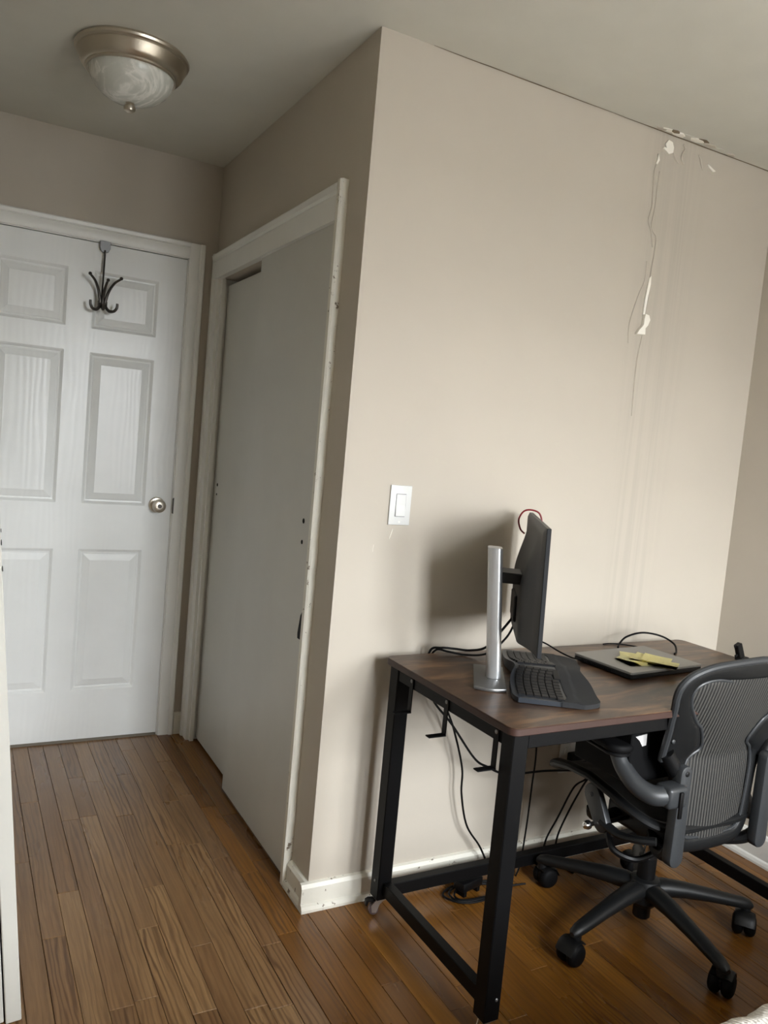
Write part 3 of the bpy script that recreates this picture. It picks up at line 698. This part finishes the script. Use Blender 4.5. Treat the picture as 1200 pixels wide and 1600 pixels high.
# dark hanging pouch under the front with a white tag
pz = MB(); pz.box(0.462, 0.80, -0.50, -0.30, 0.53, zr0 - 0.002, 0.003, 1).build('storage_pouch', 'black_rubber', DK, 'black fabric pouch hanging under the desktop')
MB().prism([(0.472, 0.656), (0.512, 0.660), (0.513, 0.630), (0.499, 0.628), (0.488, 0.644)], -0.5025, -0.5005, 'xz').build('paper_tag', 'paper_tag', DK, 'white paper tag under the desk edge', smooth=None)
DM = Matrix.Translation((0.150, -0.060, 0)) @ Matrix.Rotation(math.radians(0.5), 4, 'Z')

# ------------------------------------------------------------------ monitor
t_ = Vector((0.56, 0.83, 0)).normalized(); ang = math.atan2(t_.y, t_.x)
PX, PY = 0.335, -0.320
MN = thing('monitor', 'dark grey flat monitor on a silver stand seen from behind', 'monitor', (PX, PY, ZT), ang)   # local x along panel, local -y = screen side
b = MB(); pl = []
for k in range(9): pl.append((-0.105 + 0.012 * (1 - math.cos(math.pi * k / 8)) * 0 - 0.012 * math.sin(math.pi * k / 8), -0.030 + 0.082 * k / 8))
pl += [(0.105 + 0.0, 0.052), (0.105, -0.030)]
b.prism(pl, 0.0005, 0.0095, 'xy', 0.0025, 2); b.build('stand_base', 'silver_dark', MN)
b = MB(); sec = rrect(-0.027, 0.027, -0.019, 0.019, 0.012, 6)
b.M = Matrix(((1, 0, 0, 0), (0, 1, 0.085, -0.0008), (0, 0, 1, 0), (0, 0, 0, 1)))
b.prism(sec, 0.0095, 0.352, 'xy', 0.001); b.build('stand_post', 'silver', MN, 'brushed silver monitor post')
b = MB(); b.box(-0.016, 0.078, -0.060, 0.006, 0.262, 0.290, 0.003).build('mount_arm', 'black_plastic', MN)
# panel, tilted slightly back; local frame centred on panel
PC = Matrix.Translation((0.100, -0.085, 0.268)) @ Matrix.Rotation(math.radians(-1.5), 4, 'X')
PWd, PHt = 0.522, 0.318
def panel_part(name, mat, fn, label=None, parent=MN):
    m = MB(); m.M = PC; fn(m); return m.build(name, mat, parent, label)
def front(m): m.box(-PWd / 2, PWd / 2, -0.011, 0.0, -PHt / 2, PHt / 2, 0.0012)
pn = panel_part('bezel', 'monitor_bezel', front)
panel_part('screen', 'screen_glass', lambda m: m.box(-PWd / 2 + 0.008, PWd / 2 - 0.008, -0.0118, -0.0112, -PHt / 2 + 0.014, PHt / 2 - 0.008))
def shell(m):
    def sm(a, e0, e1):
        t = min(1, max(0, (a - e0) / (e1 - e0))); return t * t * (3 - 2 * t)
    def fn(u, v):
        X = (u - .5) * PWd; Z = (v - .5) * PHt
        ex = sm(PWd / 2 - abs(X), 0, 0.12); ez = sm(PHt / 2 - Z, 0.0, 0.17) * min(1, max(0, (PHt / 2 + Z) / 0.010))
        return (X, 0.0002 + 0.006 * min(1, min(PWd / 2 - abs(X), PHt / 2 - abs(Z)) / 0.006) + 0.036 * ex * ez, Z)
    m.grid(fn, 36, 28)
    bmesh.ops.recalc_face_normals(m.bm, faces=m.bm.faces)
    if sum(f.normal.dot(PC.to_3x3() @ Vector((0, 1, 0))) for f in m.bm.faces) < 0:
        for f in m.bm.faces: f.normal_flip()
panel_part('back_shell', 'monitor_shell', shell)
panel_part('port_cover', 'black_plastic', lambda m: m.box(-0.06, 0.07, 0.040, 0.050, -0.115, -0.045, 0.003))
MW = Matrix.Translation((PX, PY, ZT)) @ Matrix.Rotation(ang, 4, 'Z')

# red band looped over the far top corner of the monitor
rb = thing('red_band', 'thin dark red band looped over the far top corner of the monitor', 'band', tuple(MW @ PC @ Vector((0.215, 0.0, PHt / 2 + 0.0))), ang)
MB().tube([(0, 0.0125, -0.062), (0, 0.026, -0.050), (0, 0.034, -0.022), (0, 0.022, 0.004), (0, 0.0, 0.0105), (0, -0.024, 0.003), (0, -0.034, -0.022), (0, -0.028, -0.05), (0, -0.0155, -0.07)], 0.0026, 8, 6).build('band_loop', 'red_band', rb)

# ------------------------------------------------------------------ keyboard
KB = thing('keyboard', 'black split ergonomic keyboard with curved palm rest', 'keyboard', tuple(MW @ Vector((0.062, -0.146, 0.0))), ang + math.radians(1.0))
def kz(u, v):   # u: -.235..+.235 along length, v: +.115 (back) .. -.115 (front)
    d = math.exp(-(u / 0.105) ** 2)
    return 0.013 + 0.020 * d * (0.55 + 0.45 * min(1, max(0, (0.12 - v) / 0.2)) * 0 + 0.45) - 0.002 * (v < -0.05)
def kfront(u): return -0.112 + 0.030 * math.exp(-(u / 0.075) ** 2) - 0.006 * math.cos(u * 22)
def kback(u): return 0.108 - 0.020 * math.exp(-(u / 0.06) ** 2) + 0.0 * u
def kend(u):
    a = max(0.0, (abs(u) - 0.185) / 0.05); return 1 - 0.42 * a * a
def body(m, z_off, vb0, vb1, inset=0.0):
    NU, NV = 44, 16
    top = []; 
    for i in range(NU + 1):
        u = -0.235 + 0.47 * i / NU; r = []
        for j in range(NV + 1):
            b0 = kback(u) * (1 - 0.12 * max(0, (abs(u) - 0.2) / 0.035) ** 2); f0 = kfront(u) * kend(u)
            va = b0 + (f0 - b0) * vb0; vc = b0 + (f0 - b0) * vb1
            v = va + (vc - va) * j / NV; r.append((u, v, kz(u, v) + z_off))
        top.append(r)
    T_ = [[m.v(c) for c in r] for r in top]; B_ = [[m.v((c[0], c[1], 0.0015)) for c in r] for r in top]
    for i in range(NU):
        for j in range(NV):
            m.f([T_[i][j], T_[i + 1][j], T_[i + 1][j + 1], T_[i][j + 1]]); m.f([B_[i][j + 1], B_[i + 1][j + 1], B_[i + 1][j], B_[i][j]])
    for i in range(NU):
        for G, j in ((0, 0), (0, NV)):
            m.f([T_[i][j], T_[i + 1][j], B_[i + 1][j], B_[i][j]])
    for j in range(NV):
        for i in (0, NU): m.f([T_[i][j], T_[i][j + 1], B_[i][j + 1], B_[i][j]])
    bmesh.ops.recalc_face_normals(m.bm, faces=m.bm.faces)
m = MB(); body(m, 0.0, 0.0, 0.66); m.build('keyboard_body', 'keyboard_base', KB, smooth=50)
m = MB(); body(m, 0.0015, 0.62, 1.0); m.build('palm_rest', 'palm_rest', KB, 'soft charcoal palm rest', smooth=50)
m = MB()
def key(m, u0, u1, v0, v1):
    e = 0.0012; h = 0.0042
    lo = [(u0, v0), (u1, v0), (u1, v1), (u0, v1)]; hi = [(u0 + e, v0 + e), (u1 - e, v0 + e), (u1 - e, v1 - e), (u0 + e, v1 - e)]
    m.loft([[(a, c, kz(a, c) + 0.0002) for a, c in lo], [(a, c, kz(a, c) + h * .8) for a, c in lo], [(a, c, kz(a, c) + h) for a, c in hi]])
for s in (-1, 1):
    for r in range(6):
        v1 = 0.093 - r * 0.0185 - (0.0 if r else -0.001); v0 = v1 - 0.0170
        u = 0.016 + 0.0015 * r; k = 0
        while u < 0.213:
            wv = 0.0172 if u < 0.19 else 0.022
            if r == 5 and k == 0: wv = 0.062
            sk = -0.018 * math.exp(-((u + wv / 2) / 0.06) ** 2)
            a, c = (u, u + wv) if s > 0 else (-u - wv, -u)
            key(m, a, c, v0 + sk, v1 + sk); u += wv + 0.0022; k += 1
ks = m.build('keys', 'key_black', KB, 'rows of small black keys', smooth=None); ks['kind'] = 'stuff'

# ------------------------------------------------------------------ laptop and sticky notes
LR = math.radians(5.0)
LT = thing('laptop', 'closed grey laptop lying on the desk under yellow notes', 'laptop', (0.890, -0.292, ZT), LR)
MB().prism(rrect(-0.160, 0.160, -0.108, 0.108, 0.007, 4), 0.003, 0.0145, 'xy', 0.0015).build('base', 'laptop_dark', LT)
MB().prism(rrect(-0.160, 0.160, -0.108, 0.108, 0.007, 4), 0.0152, 0.0225, 'xy', 0.0012).build('lid', 'laptop_grey', LT)
for k in range(14): MB().box(-0.1606, -0.1598, 0.050 - k * 0.0065, 0.0535 - k * 0.0065, 0.006, 0.0115).build('vent', 'black_rubber', LT, smooth=None)
MB().box(-0.1607, -0.1598, 0.066, 0.080, 0.006, 0.011).build('port', 'black_rubber', LT, smooth=None)
for sx in (-1, 1):
    for sy in (-1, 1): MB().box(sx * .13 - .02, sx * .13 + .02, sy * .085 - .004, sy * .085 + .004, 0.0003, 0.003).build('foot', 'black_rubber', LT, smooth=None)
LMX = Matrix.Translation((0.890, -0.292, ZT)) @ Matrix.Rotation(LR, 4, 'Z')
notes = [((-0.060, -0.030), -14, 0.0, 'lowest yellow sticky note, its left corner poking out over the laptop'), ((-0.042, -0.014), 22, .0007, 'creased yellow sticky note second from the bottom of the pile on the laptop'),
         ((-0.016, 0.004), 42, .0015, 'yellow sticky note with its point toward the wall on the laptop'), ((0.010, -0.024), 26, .0024, 'curled yellow sticky note in the middle of the pile on the laptop'),
         ((0.006, -0.086), 30, .0034, 'yellow sticky note hanging over the front edge of the laptop'), ((0.016, -0.052), 30, .0045, 'topmost scribbled yellow sticky note of the pile on the laptop')]
for i, ((nx, ny), r, dz, lab) in enumerate(notes):
    p0 = LMX @ Vector((nx, ny, 0.0236 + dz))
    def fn(u, v, i=i):
        return ((u - .5) * 0.076 * (1.25 if i in (3, 5) else 1), (v - .5) * 0.080, 0.0009 + 0.0035 * (abs(u - .5) * 2) ** 3 * (0.4 + 0.3 * (i % 3)) * (u > .5 or i % 2) + 0.003 * (v ** 3) * (i % 2))
    m = MB(); m.grid(fn, 8, 8)
    g = bmesh.ops.solidify(m.bm, geom=list(m.bm.faces), thickness=0.0004)
    o = m.build('sticky_note', 'note_yellow'); o.location = p0; o.rotation_euler = (0, 0, LR + math.radians(r))
    tag(o, lab, 'note', 'yellow sticky notes on the laptop')

# small black clip at the far end of the desk
cp = thing('desk_clip', 'small black clip with two prongs standing at the far end of the desk', 'clip', (1.330, -0.315, ZT))
m = MB(); m.M = Matrix.Translation((0, 0, 0.0)) @ Matrix.Rotation(math.radians(-26), 4, 'Y')
m2 = MB(); m2.M = m.M
m.box(-0.010, 0.012, -0.009, 0.009, 0.010, 0.062, 0.002).build('clip_body', 'black_plastic', cp)
m2.box(-0.022, -0.0105, -0.003, 0.003, 0.024, 0.031, 0.001).build('prong', 'black_plastic', cp)
m2 = MB(); m2.M = Matrix.Rotation(math.radians(-26), 4, 'Y'); m2.box(-0.016, -0.0105, -0.003, 0.003, 0.056, 0.064, 0.001).build('prong', 'black_plastic', cp)
MB().box(-0.016, 0.022, -0.014, 0.014, 0.0005, 0.0125, 0.002).build('clip_foot', 'black_plastic', cp)

# ------------------------------------------------------------------ cables
def cable(label, pts, r=0.0028, group=None, name='cable', n=8):
    o = MB().tube(pts, r, n, 10).build(name, 'black_cable'); return tag(o, label, 'cable', group)
Zd = ZT + 0.004
cable('thick black cable running from the monitor over the back left desk edge', [(0.505, -0.185, 0.905), (0.450, -0.190, 0.850), (0.420, -0.165, 0.795), (0.400, -0.115, 0.772), (0.365, -0.085, 0.770), (0.325, -0.075, 0.772), (0.305, -0.052, 0.760), (0.303, -0.042, 0.700), (0.330, -0.050, 0.610), (0.385, -0.08, 0.540), (0.465, -0.10, 0.435), (0.520, -0.10, 0.400), (0.60, -0.10, 0.368), (0.77, -0.08, 0.350), (0.93, -0.075, 0.33)], 0.0036)
cable('second black cable from the monitor hanging down to the coil on the floor', [(0.508, -0.178, 0.885), (0.470, -0.190, 0.830), (0.430, -0.160, 0.775), (0.395, -0.105, Zd), (0.350, -0.078, 0.760), (0.318, -0.060, 0.762), (0.312, -0.043, 0.720), (0.345, -0.043, 0.640), (0.385, -0.05, 0.571), (0.420, -0.05, 0.50), (0.461, -0.05, 0.383), (0.470, -0.048, 0.30), (0.503, -0.046, 0.193), (0.560, -0.05, 0.115), (0.600, -0.06, 0.04), (0.62, -0.10, 0.006), (0.70, -0.12, 0.005)], 0.0032)
cable('thin black cable from behind the monitor to the laptop side', [(0.560, -0.185, 0.800), (0.595, -0.158, 0.800), (0.632, -0.136, 0.797), (0.665, -0.136, 0.786), (0.690, -0.168, 0.770), (0.705, -0.208, 0.762), (0.7195, -0.232, 0.762)], 0.0024)
cable('black cable arching in a loop behind the laptop', [(0.985, -0.115, Zd), (1.010, -0.095, 0.762), (1.045, -0.090, 0.783), (1.105, -0.100, 0.797), (1.165, -0.125, 0.790), (1.190, -0.160, 0.772), (1.165, -0.195, 0.757), (1.135, -0.215, Zd - .001)], 0.0032)
cable('thin black cable lying flat behind the laptop', [(0.965, -0.068, Zd - .001), (1.000, -0.066, Zd - .001), (1.040, -0.085, Zd - .001), (1.075, -0.125, Zd - .001), (1.085, -0.160, Zd - .001)], 0.0022)
cf = 'cables hanging under the desk from the outlet'
cable('black cable slanting down to the floor left of the chair under the desk', [(0.970, -0.078, 0.335), (0.965, -0.06, 0.29), (0.935, -0.04, 0.255), (0.885, -0.036, 0.160), (0.842, -0.034, 0.080), (0.82, -0.05, 0.006), (0.76, -0.10, 0.004)], 0.0032, cf)
cable('black cable bending to the floor nearest the chair under the desk', [(0.985, -0.078, 0.335), (0.985, -0.06, 0.30), (0.968, -0.045, 0.255), (0.920, -0.040, 0.165), (0.889, -0.036, 0.080), (0.885, -0.05, 0.008), (0.90, -0.12, 0.004)], 0.0032, cf)
cable('thin black cable hanging straight behind the front desk leg', [(0.700, -0.040, 0.72), (0.735, -0.040, 0.55), (0.755, -0.04, 0.40), (0.754, -0.038, 0.276), (0.752, -0.036, 0.145), (0.735, -0.045, 0.03), (0.70, -0.07, 0.004)], 0.0028, cf)
sp = []
for k in range(60):
    a = 2 * math.pi * k / 20; s_ = 1 - 0.12 * (k // 20) + 0.04 * math.sin(k)
    sp.append((0.515 + 0.105 * s_ * math.cos(a), -0.100 + 0.050 * s_ * math.sin(a) - 0.006 * (k // 20), 0.0048 + 0.0035 * (k // 20) + 0.0012 * math.sin(k * 1.3)))
cable('black cable coiled on the floor under the desk back rail', sp, 0.0032, name='cable_coil')
pb = thing('power_brick', 'black power brick on the floor inside the cable coil', 'power adapter', (0.500, -0.088, 0.0), 0.25)
MB().box(-0.045, 0.045, -0.022, 0.022, 0.0165, 0.046, 0.005, 2).build('brick_body', 'black_plastic', pb)
for k in (-1, 1): MB().box(k * .03 - .006, k * .03 + .006, -0.018, 0.018, 0.0005, 0.0165).build('foot', 'black_rubber', pb, smooth=None)

# ------------------------------------------------------------------ office chair
CX, CYW = 0.897, -0.412
CH = thing('office_chair', 'dark graphite mesh office chair pulled up to the desk', 'chair', (CX, CYW, 0.0), 0.0)
LA = [118.7, 190.7, 262.7, 334.7, 46.7]
for a in LA:
    M0 = Matrix.Rotation(math.radians(a), 4, 'Z')
    m = MB(); m.M = M0
    rings = []
    for r, z, w, h in ((0.025, 0.118, 0.031, 0.026), (0.06, 0.121, 0.030, 0.026), (0.12, 0.117, 0.027, 0.023), (0.20, 0.106, 0.0235, 0.019), (0.27, 0.094, 0.021, 0.017), (0.305, 0.088, 0.019, 0.017), (0.325, 0.083, 0.015, 0.014), (0.334, 0.080, 0.008, 0.007)):
        rings.append([(r, w * math.cos(2 * math.pi * k / 14), z + h * math.sin(2 * math.pi * k / 14)) for k in range(14)])
    m.loft(rings); lg = m.build('leg', 'graphite_dark', CH)
    m = MB(); m.M = M0; m.cyl((0.314, 0, 0.058), (0.314, 0, 0.086), 0.015, 16); m.build('leg_tip', 'graphite_dark', lg)
    sw_ = math.radians(35 + a * 1.7)
    m = MB(); m.M = M0 @ Matrix.Translation((0.314, 0, 0)) @ Matrix.Rotation(sw_, 4, 'Z')
    m.box(-0.010, 0.024, -0.005, 0.005, 0.028, 0.050, 0.003)
    m.tube([(0.050, 0, 0.040), (0.036, 0, 0.060), (0.014, 0, 0.067), (-0.010, 0, 0.058)], 0.028, 12, 4, flat=0.14)
    cs = m.build('caster', 'black_plastic', CH)
    for sy in (-1, 1):
        m = MB(); m.M = M0 @ Matrix.Translation((0.314, 0, 0)) @ Matrix.Rotation(sw_, 4, 'Z') @ Matrix.Translation((0.016, sy * 0.0165, 0.0322)) @ Matrix.Rotation(math.radians(90), 4, 'X')
        m.lathe([(0, -0.0155), (0.020, -0.0155), (0.027, -0.012), (0.031, -0.006), (0.032, 0.000), (0.031, 0.006), (0.027, 0.012), (0.020, 0.0155), (0, 0.0155)], 28); m.build('wheel', 'black_rubber', cs)
MB().lathe([(0, 0.070), (0.034, 0.070), (0.046, 0.085), (0.048, 0.125), (0.040, 0.148), (0.030, 0.152), (0, 0.152)], 32).build('hub', 'graphite_dark', CH)
MB().lathe([(0, 0.030), (0.022, 0.030), (0.025, 0.034), (0.025, 0.0705), (0, 0.0705)], 28).build('cylinder_foot', 'black_plastic', CH)
MB().lathe([(0, 0.150), (0.026, 0.150), (0.026, 0.215), (0.020, 0.216), (0, 0.216)], 28).build('column_sleeve', 'black_plastic', CH)
MB().lathe([(0, 0.215), (0.014, 0.215), (0.014, 0.300), (0, 0.300)], 24).build('gas_lift', 'chrome', CH)
m = MB(); m.box(-0.075, 0.075, -0.115, 0.115, 0.292, 0.362, 0.018, 3); m.build('tilt_mechanism', 'black_plastic', CH)

# seat ------------------------------------------------
SPTS = [(-0.185, 0.402), (-0.12, 0.430), (-0.06, 0.452), (0.015, 0.470), (0.09, 0.468), (0.16, 0.452), (0.205, 0.430), (0.235, 0.402)]
def zseat(y):
    for (a, za), (c, zc) in zip(SPTS, SPTS[1:]):
        if y <= c or (c, zc) == SPTS[-1]:
            t = min(1, max(0, (y - a) / (c - a))); return za + (zc - za) * t
def seat_out(n=64):
    out = []
    for k in range(n):
        a = 2 * math.pi * k / n; c, s = math.cos(a), math.sin(a); e = 0.42
        x_ = 0.245 * math.copysign(abs(c) ** e, c); y_ = 0.022 + 0.208 * math.copysign(abs(s) ** e, s)
        if y_ < 0: x_ *= 1 - 0.10 * min(1, -y_ / 0.18)
        out.append((x_, y_))
    return out
SO = seat_out()
m = MB(); m.tube([(x_, y_, zseat(y_) + 0.010 * (abs(x_) / 0.245) ** 2) for x_, y_ in SO], 0.017, 10, 1, closed=True, flat=0.75); st = m.build('seat_frame', 'graphite_dark', CH)
m = MB()
def sfn(u, v):
    y_ = -0.178 + 0.40 * v
    hx = 0.238 * (1 - 0.10 * min(1, max(0, -y_) / 0.18)); hx *= 1 - 0.10 * max(0, (abs(v - .5) - .42) / .08) ** 2
    x_ = -hx + 2 * hx * u
    return (x_, y_, zseat(y_) - 0.022 * (1 - (2 * u - 1) ** 2) * min(1, (v * 4), (1 - v) * 4) + 0.010 * (2 * u - 1) ** 2 - 0.001)
m.grid(sfn, 24, 24); m.build('seat_mesh', 'seat_mesh', CH, 'black woven seat mesh')
# under-seat support arms and side links
for sx in (-1, 1):
    m = MB(); m.tube([(0.06 * sx, 0.07, 0.330), (0.14 * sx, 0.055, 0.330), (0.205 * sx, 0.03, 0.352), (0.225 * sx, 0.015, 0.385)], 0.020, 10, 6, flat=0.6); m.build('seat_bracket', 'graphite_dark', CH)
    lk = MB(); lk.M = Matrix.Translation((0.232 * sx, 0, 0))
    def cap(y0, z0, y1, z1, r0, r1, n=10):
        d = math.atan2(z1 - z0, y1 - y0); out = []
        for k in range(n + 1):
            a = d + math.pi / 2 + math.pi * k / n; out.append((y0 + r0 * math.cos(a), z0 + r0 * math.sin(a)))
        for k in range(n + 1):
            a = d - math.pi / 2 + math.pi * k / n; out.append((y1 + r1 * math.cos(a), z1 + r1 * math.sin(a)))
        return out
    lk.prism(cap(0.012, 0.430, -0.030, 0.365, 0.030, 0.026), -0.010, 0.010, 'yz', 0.004, 2)
    lo_ = lk.build('side_link', 'graphite', CH); bolt(lo_, (0.232 * sx + sx * 0.0101, 0.012, 0.430), (sx, 0, 0), 0.007, 'graphite')
    bolt(lo_, (0.232 * sx + sx * 0.0101, -0.030, 0.365), (sx, 0, 0), 0.008, 'graphite')
    m = MB(); m.tube([(0.232 * sx, -0.03, 0.37), (0.232 * sx, -0.09, 0.362), (0.225 * sx, -0.15, 0.375), (0.20 * sx, -0.19, 0.385)], 0.015, 10, 6, flat=0.7); m.build('side_rail', 'graphite_dark', CH)
    m = MB(); m.tube([(0.06 * sx, -0.06, 0.325), (0.11 * sx, -0.12, 0.315), (0.15 * sx, -0.18, 0.335), (0.163 * sx, -0.205, 0.36)], 0.020, 10, 6, flat=0.8); m.build('swing_arm', 'graphite_dark', CH)
m = MB(); m.M = Matrix.Translation((-0.255, -0.005, 0.352)) @ Matrix.Rotation(math.radians(-90), 4, 'Y')
m.lathe([(0, -0.02), (0.006, -0.02), (0.006, 0), (0.012, 0.0), (0.013, 0.006), (0.010, 0.016), (0.005, 0.019), (0, 0.019)], 20); m.build('adjust_knob', 'chrome', CH)
m = MB(); m.tube([(-0.235, -0.005, 0.352), (-0.19, 0.0, 0.345), (-0.08, 0.02, 0.335)], 0.006, 8, 4); m.build('knob_shaft', 'black_plastic', CH)
m = MB(); m.tube([(-0.20, -0.02, 0.335), (-0.21, -0.06, 0.300), (-0.17, -0.10, 0.285), (-0.10, -0.10, 0.290)], 0.009, 8, 6); m.build('lever', 'black_plastic', CH)

# back -------------------------------------------------
def yb(x_, z): return -0.188 - (0.085 * max(0, z - 0.60) / 0.28) + 0.25 * x_ * x_
INN = [(0, .377), (.05, .377), (.095, .382), (.116, .405), (.125, .46), (.132, .54), (.128, .586), (.114, .612), (.091, .636), (.118, .69), (.143, .710), (.176, .748), (.193, .776), (.197, .80), (.181, .823), (.135, .833), (.08, .826), (0, .815)]
OUT = [(0, .333), (.065, .335), (.115, .345), (.150, .385), (.158, .46), (.166, .54), (.185, .575), (.213, .598), (.222, .636), (.229, .69), (.234, .715), (.240, .755), (.248, .79), (.246, .822), (.222, .850), (.165, .871), (.08, .881), (0, .886)]
def sym(pts):
    P = catmull([(a, 0, c) for a, c in pts], 5); R = [(p.x, p.z) for p in P]
    return R + [(-a, c) for a, c in R[-2:0:-1]]
IN2, OU2 = sym(INN), sym(OUT)
m = MB(); NS = 12; rings = []
for (ia, ic), (oa, oc) in zip(IN2, OU2):
    ring = []
    wd_ = math.hypot(oa - ia, oc - ic)
    for k in range(NS):
        ph = 2 * math.pi * k / NS; a = 0.5 - 0.5 * math.cos(ph); dd = math.sin(ph)
        px_, pz_ = ia + (oa - ia) * a, ic + (oc - ic) * a
        th = 0.010 if dd > 0 else 0.012
        ring.append((px_, yb(px_, pz_) + th * math.copysign(abs(dd) ** 0.6, dd), pz_))
    rings.append(ring)
rings.append(rings[0]); m.loft(rings, caps=False); bmesh.ops.remove_doubles(m.bm, verts=m.bm.verts, dist=1e-6)
bmesh.ops.recalc_face_normals(m.bm, faces=m.bm.faces)
bf = m.build('back_frame', 'graphite_dark', CH, smooth=60)
# raised outer lip along the frame
lip = [(oa * 0.975 + ia * 0.025, yb(oa, oc) - 0.008, oc * 0.975 + ic * 0.025) for (ia, ic), (oa, oc) in zip(IN2, OU2)]
LZc = [p for p in lip if p[2] > 0.60]
nl = len(lip); i0 = next(i for i in range(nl) if lip[i][2] > 0.60); ordered = [lip[(i0 + k) % nl] for k in range(nl)]; ordered = [p for p in ordered if p[2] > 0.60]
MB().tube(ordered, 0.0095, 10, 1).build('frame_lip', 'graphite', bf)
MB().tube([(a, yb(a, c) - 0.006, c) for a, c in IN2], 0.0048, 8, 1, closed=True).build('mesh_bead', 'graphite', bf)
zs = [c for _, c in INN[2:16]]
def wat(z):
    pts = [(c, a) for a, c in INN[2:16]]
    if z <= pts[0][0]: return pts[0][1]
    for (z0, a0), (z1, a1) in zip(pts, pts[1:]):
        if z <= z1: return a0 + (a1 - a0) * (z - z0) / (z1 - z0)
    return pts[-1][1]
m = MB(); m.grid(lambda u, v: ((lambda z: (lambda x_: (x_, yb(x_, z) - 0.001 - 0.012 * (1 - (2 * u - 1) ** 2), z))((2 * u - 1) * (wat(z) + 0.004)))(0.374 + 0.458 * v)), 28, 60)
m.build('back_mesh', 'back_mesh', CH, 'grey ribbed back mesh')
for sx in (-1, 1):
    for q in ((0.222, 0.845), (0.205, 0.660)):
        bolt(bf, (q[0] * sx * 0.985, yb(q[0], q[1]) - 0.0105, q[1]), (0, -1, 0), 0.006, 'graphite')
    # uprights
    X = 0.166 * sx
    m = MB(); m.prism(cap(0.350, 0, 0.592, 0, 0.023, 0.021) and [(X + a - 0.0, z) for z, a in cap(0.352, 0, 0.580, 0, 0.024, 0.020)], -0.232, -0.202, 'xz', 0.005, 2)
    up_ = m.build('upright', 'graphite', CH); bolt(up_, (X, -0.2321, 0.580), (0, -1, 0), 0.007, 'black_plastic')
    m = MB(); m.tube([(X * 1.02, -0.200, 0.572), (0.190 * sx, -0.196, 0.600), (0.207 * sx, -0.192, 0.625)], 0.021, 12, 5); m.build('pivot_sleeve', 'black_plastic', CH)
    # arm
    m = MB(); m.box(0.172 * sx if sx > 0 else 0.240 * sx, 0.240 * sx if sx > 0 else 0.172 * sx, -0.250, -0.196, 0.500, 0.556, 0.010, 3); cl = m.build('arm_clamp', 'graphite', CH)
    m = MB(); m.M = Matrix.Translation((0.203 * sx, -0.2505, 0.522)); m.box(-0.006, 0.006, -0.006, 0.0, -0.045, 0.024, 0.002, 2); m.build('arm_lever', 'black_plastic', cl)
    m = MB(); m.tube([(0.225 * sx, -0.222, 0.528), (0.255 * sx, -0.205, 0.526), (0.276 * sx, -0.170, 0.540), (0.284 * sx, -0.130, 0.570), (0.286 * sx, -0.105, 0.602), (0.286 * sx, -0.09, 0.612)], 0.023, 14, 8, flat=1.0, rfun=lambda t: 0.027 - 0.007 * t); ar = m.build('armrest', 'graphite', CH)
    m = MB(); m.M = Matrix.Translation((0.284 * sx, -0.015, 0)) @ Matrix.Rotation(math.radians(6 * sx), 4, 'Z')
    m.prism(rrect(-0.041, 0.041, -0.135, 0.120, 0.038, 8), 0.613, 0.636, 'xy', 0.009, 3); m.build('arm_pad', 'black_rubber', ar)
    m = MB(); m.M = Matrix.Translation((0.284 * sx, -0.015, 0)) @ Matrix.Rotation(math.radians(6 * sx), 4, 'Z')
    m.prism(rrect(-0.038, 0.038, -0.132, 0.117, 0.036, 8), 0.604, 0.6125, 'xy', 0.003, 1); m.build('pad_plate', 'black_plastic', ar)

# ------------------------------------------------------------------ bed
BD = thing('bed', 'bed with a cream ribbed knit blanket at the lower right corner', 'bed', (0.60, -1.897, 0.0))
m = MB(); m.box(-0.93, 0.93, -0.68, 0.66, 0.06, 0.26, 0.01); m.build('bed_base', 'bed_base', BD)
for sx in (-1, 1):
    for sy in (-1, 1): MB().box(sx * .86 - .03, sx * .86 + .03, sy * .60 - .03, sy * .60 + .03, 0.0005, 0.06).build('bed_foot', 'black_plastic', BD, smooth=None)
m = MB(); m.box(-0.94, 0.94, -0.69, 0.68, 0.26, 0.485, 0.045, 4); m.build('mattress', 'sheet_white', BD)
m = MB()
def bl(u, v):
    X = -0.955 + 1.91 * u
    # path over the mattress: hangs on the +y side (toward the desk)
    s = -0.60 + 1.60 * v; rng = 0.05
    if s < 0.645: y, z = s, 0.492
    elif s < 0.645 + 0.0785: a = (s - 0.645) / 0.05; y, z = 0.645 + 0.05 * math.sin(a), 0.442 + 0.05 * math.cos(a)
    else: y, z = 0.695, 0.442 - (s - 0.7235)
    wob = 0.004 * math.sin(X * 37) + 0.003 * math.sin(X * 91 + s * 20)
    return (X, y + (wob if s > 0.6 else 0), z + (0.004 * math.sin(s * 33 + X * 9) if s < 0.645 else 0) + 0.004)
m.grid(bl, 120, 60)
bmesh.ops.recalc_face_normals(m.bm, faces=m.bm.faces)
bmesh.ops.solidify(m.bm, geom=list(m.bm.faces), thickness=0.004)
m.build('blanket', 'knit_blanket', BD, 'cream ribbed knit blanket', smooth=60)
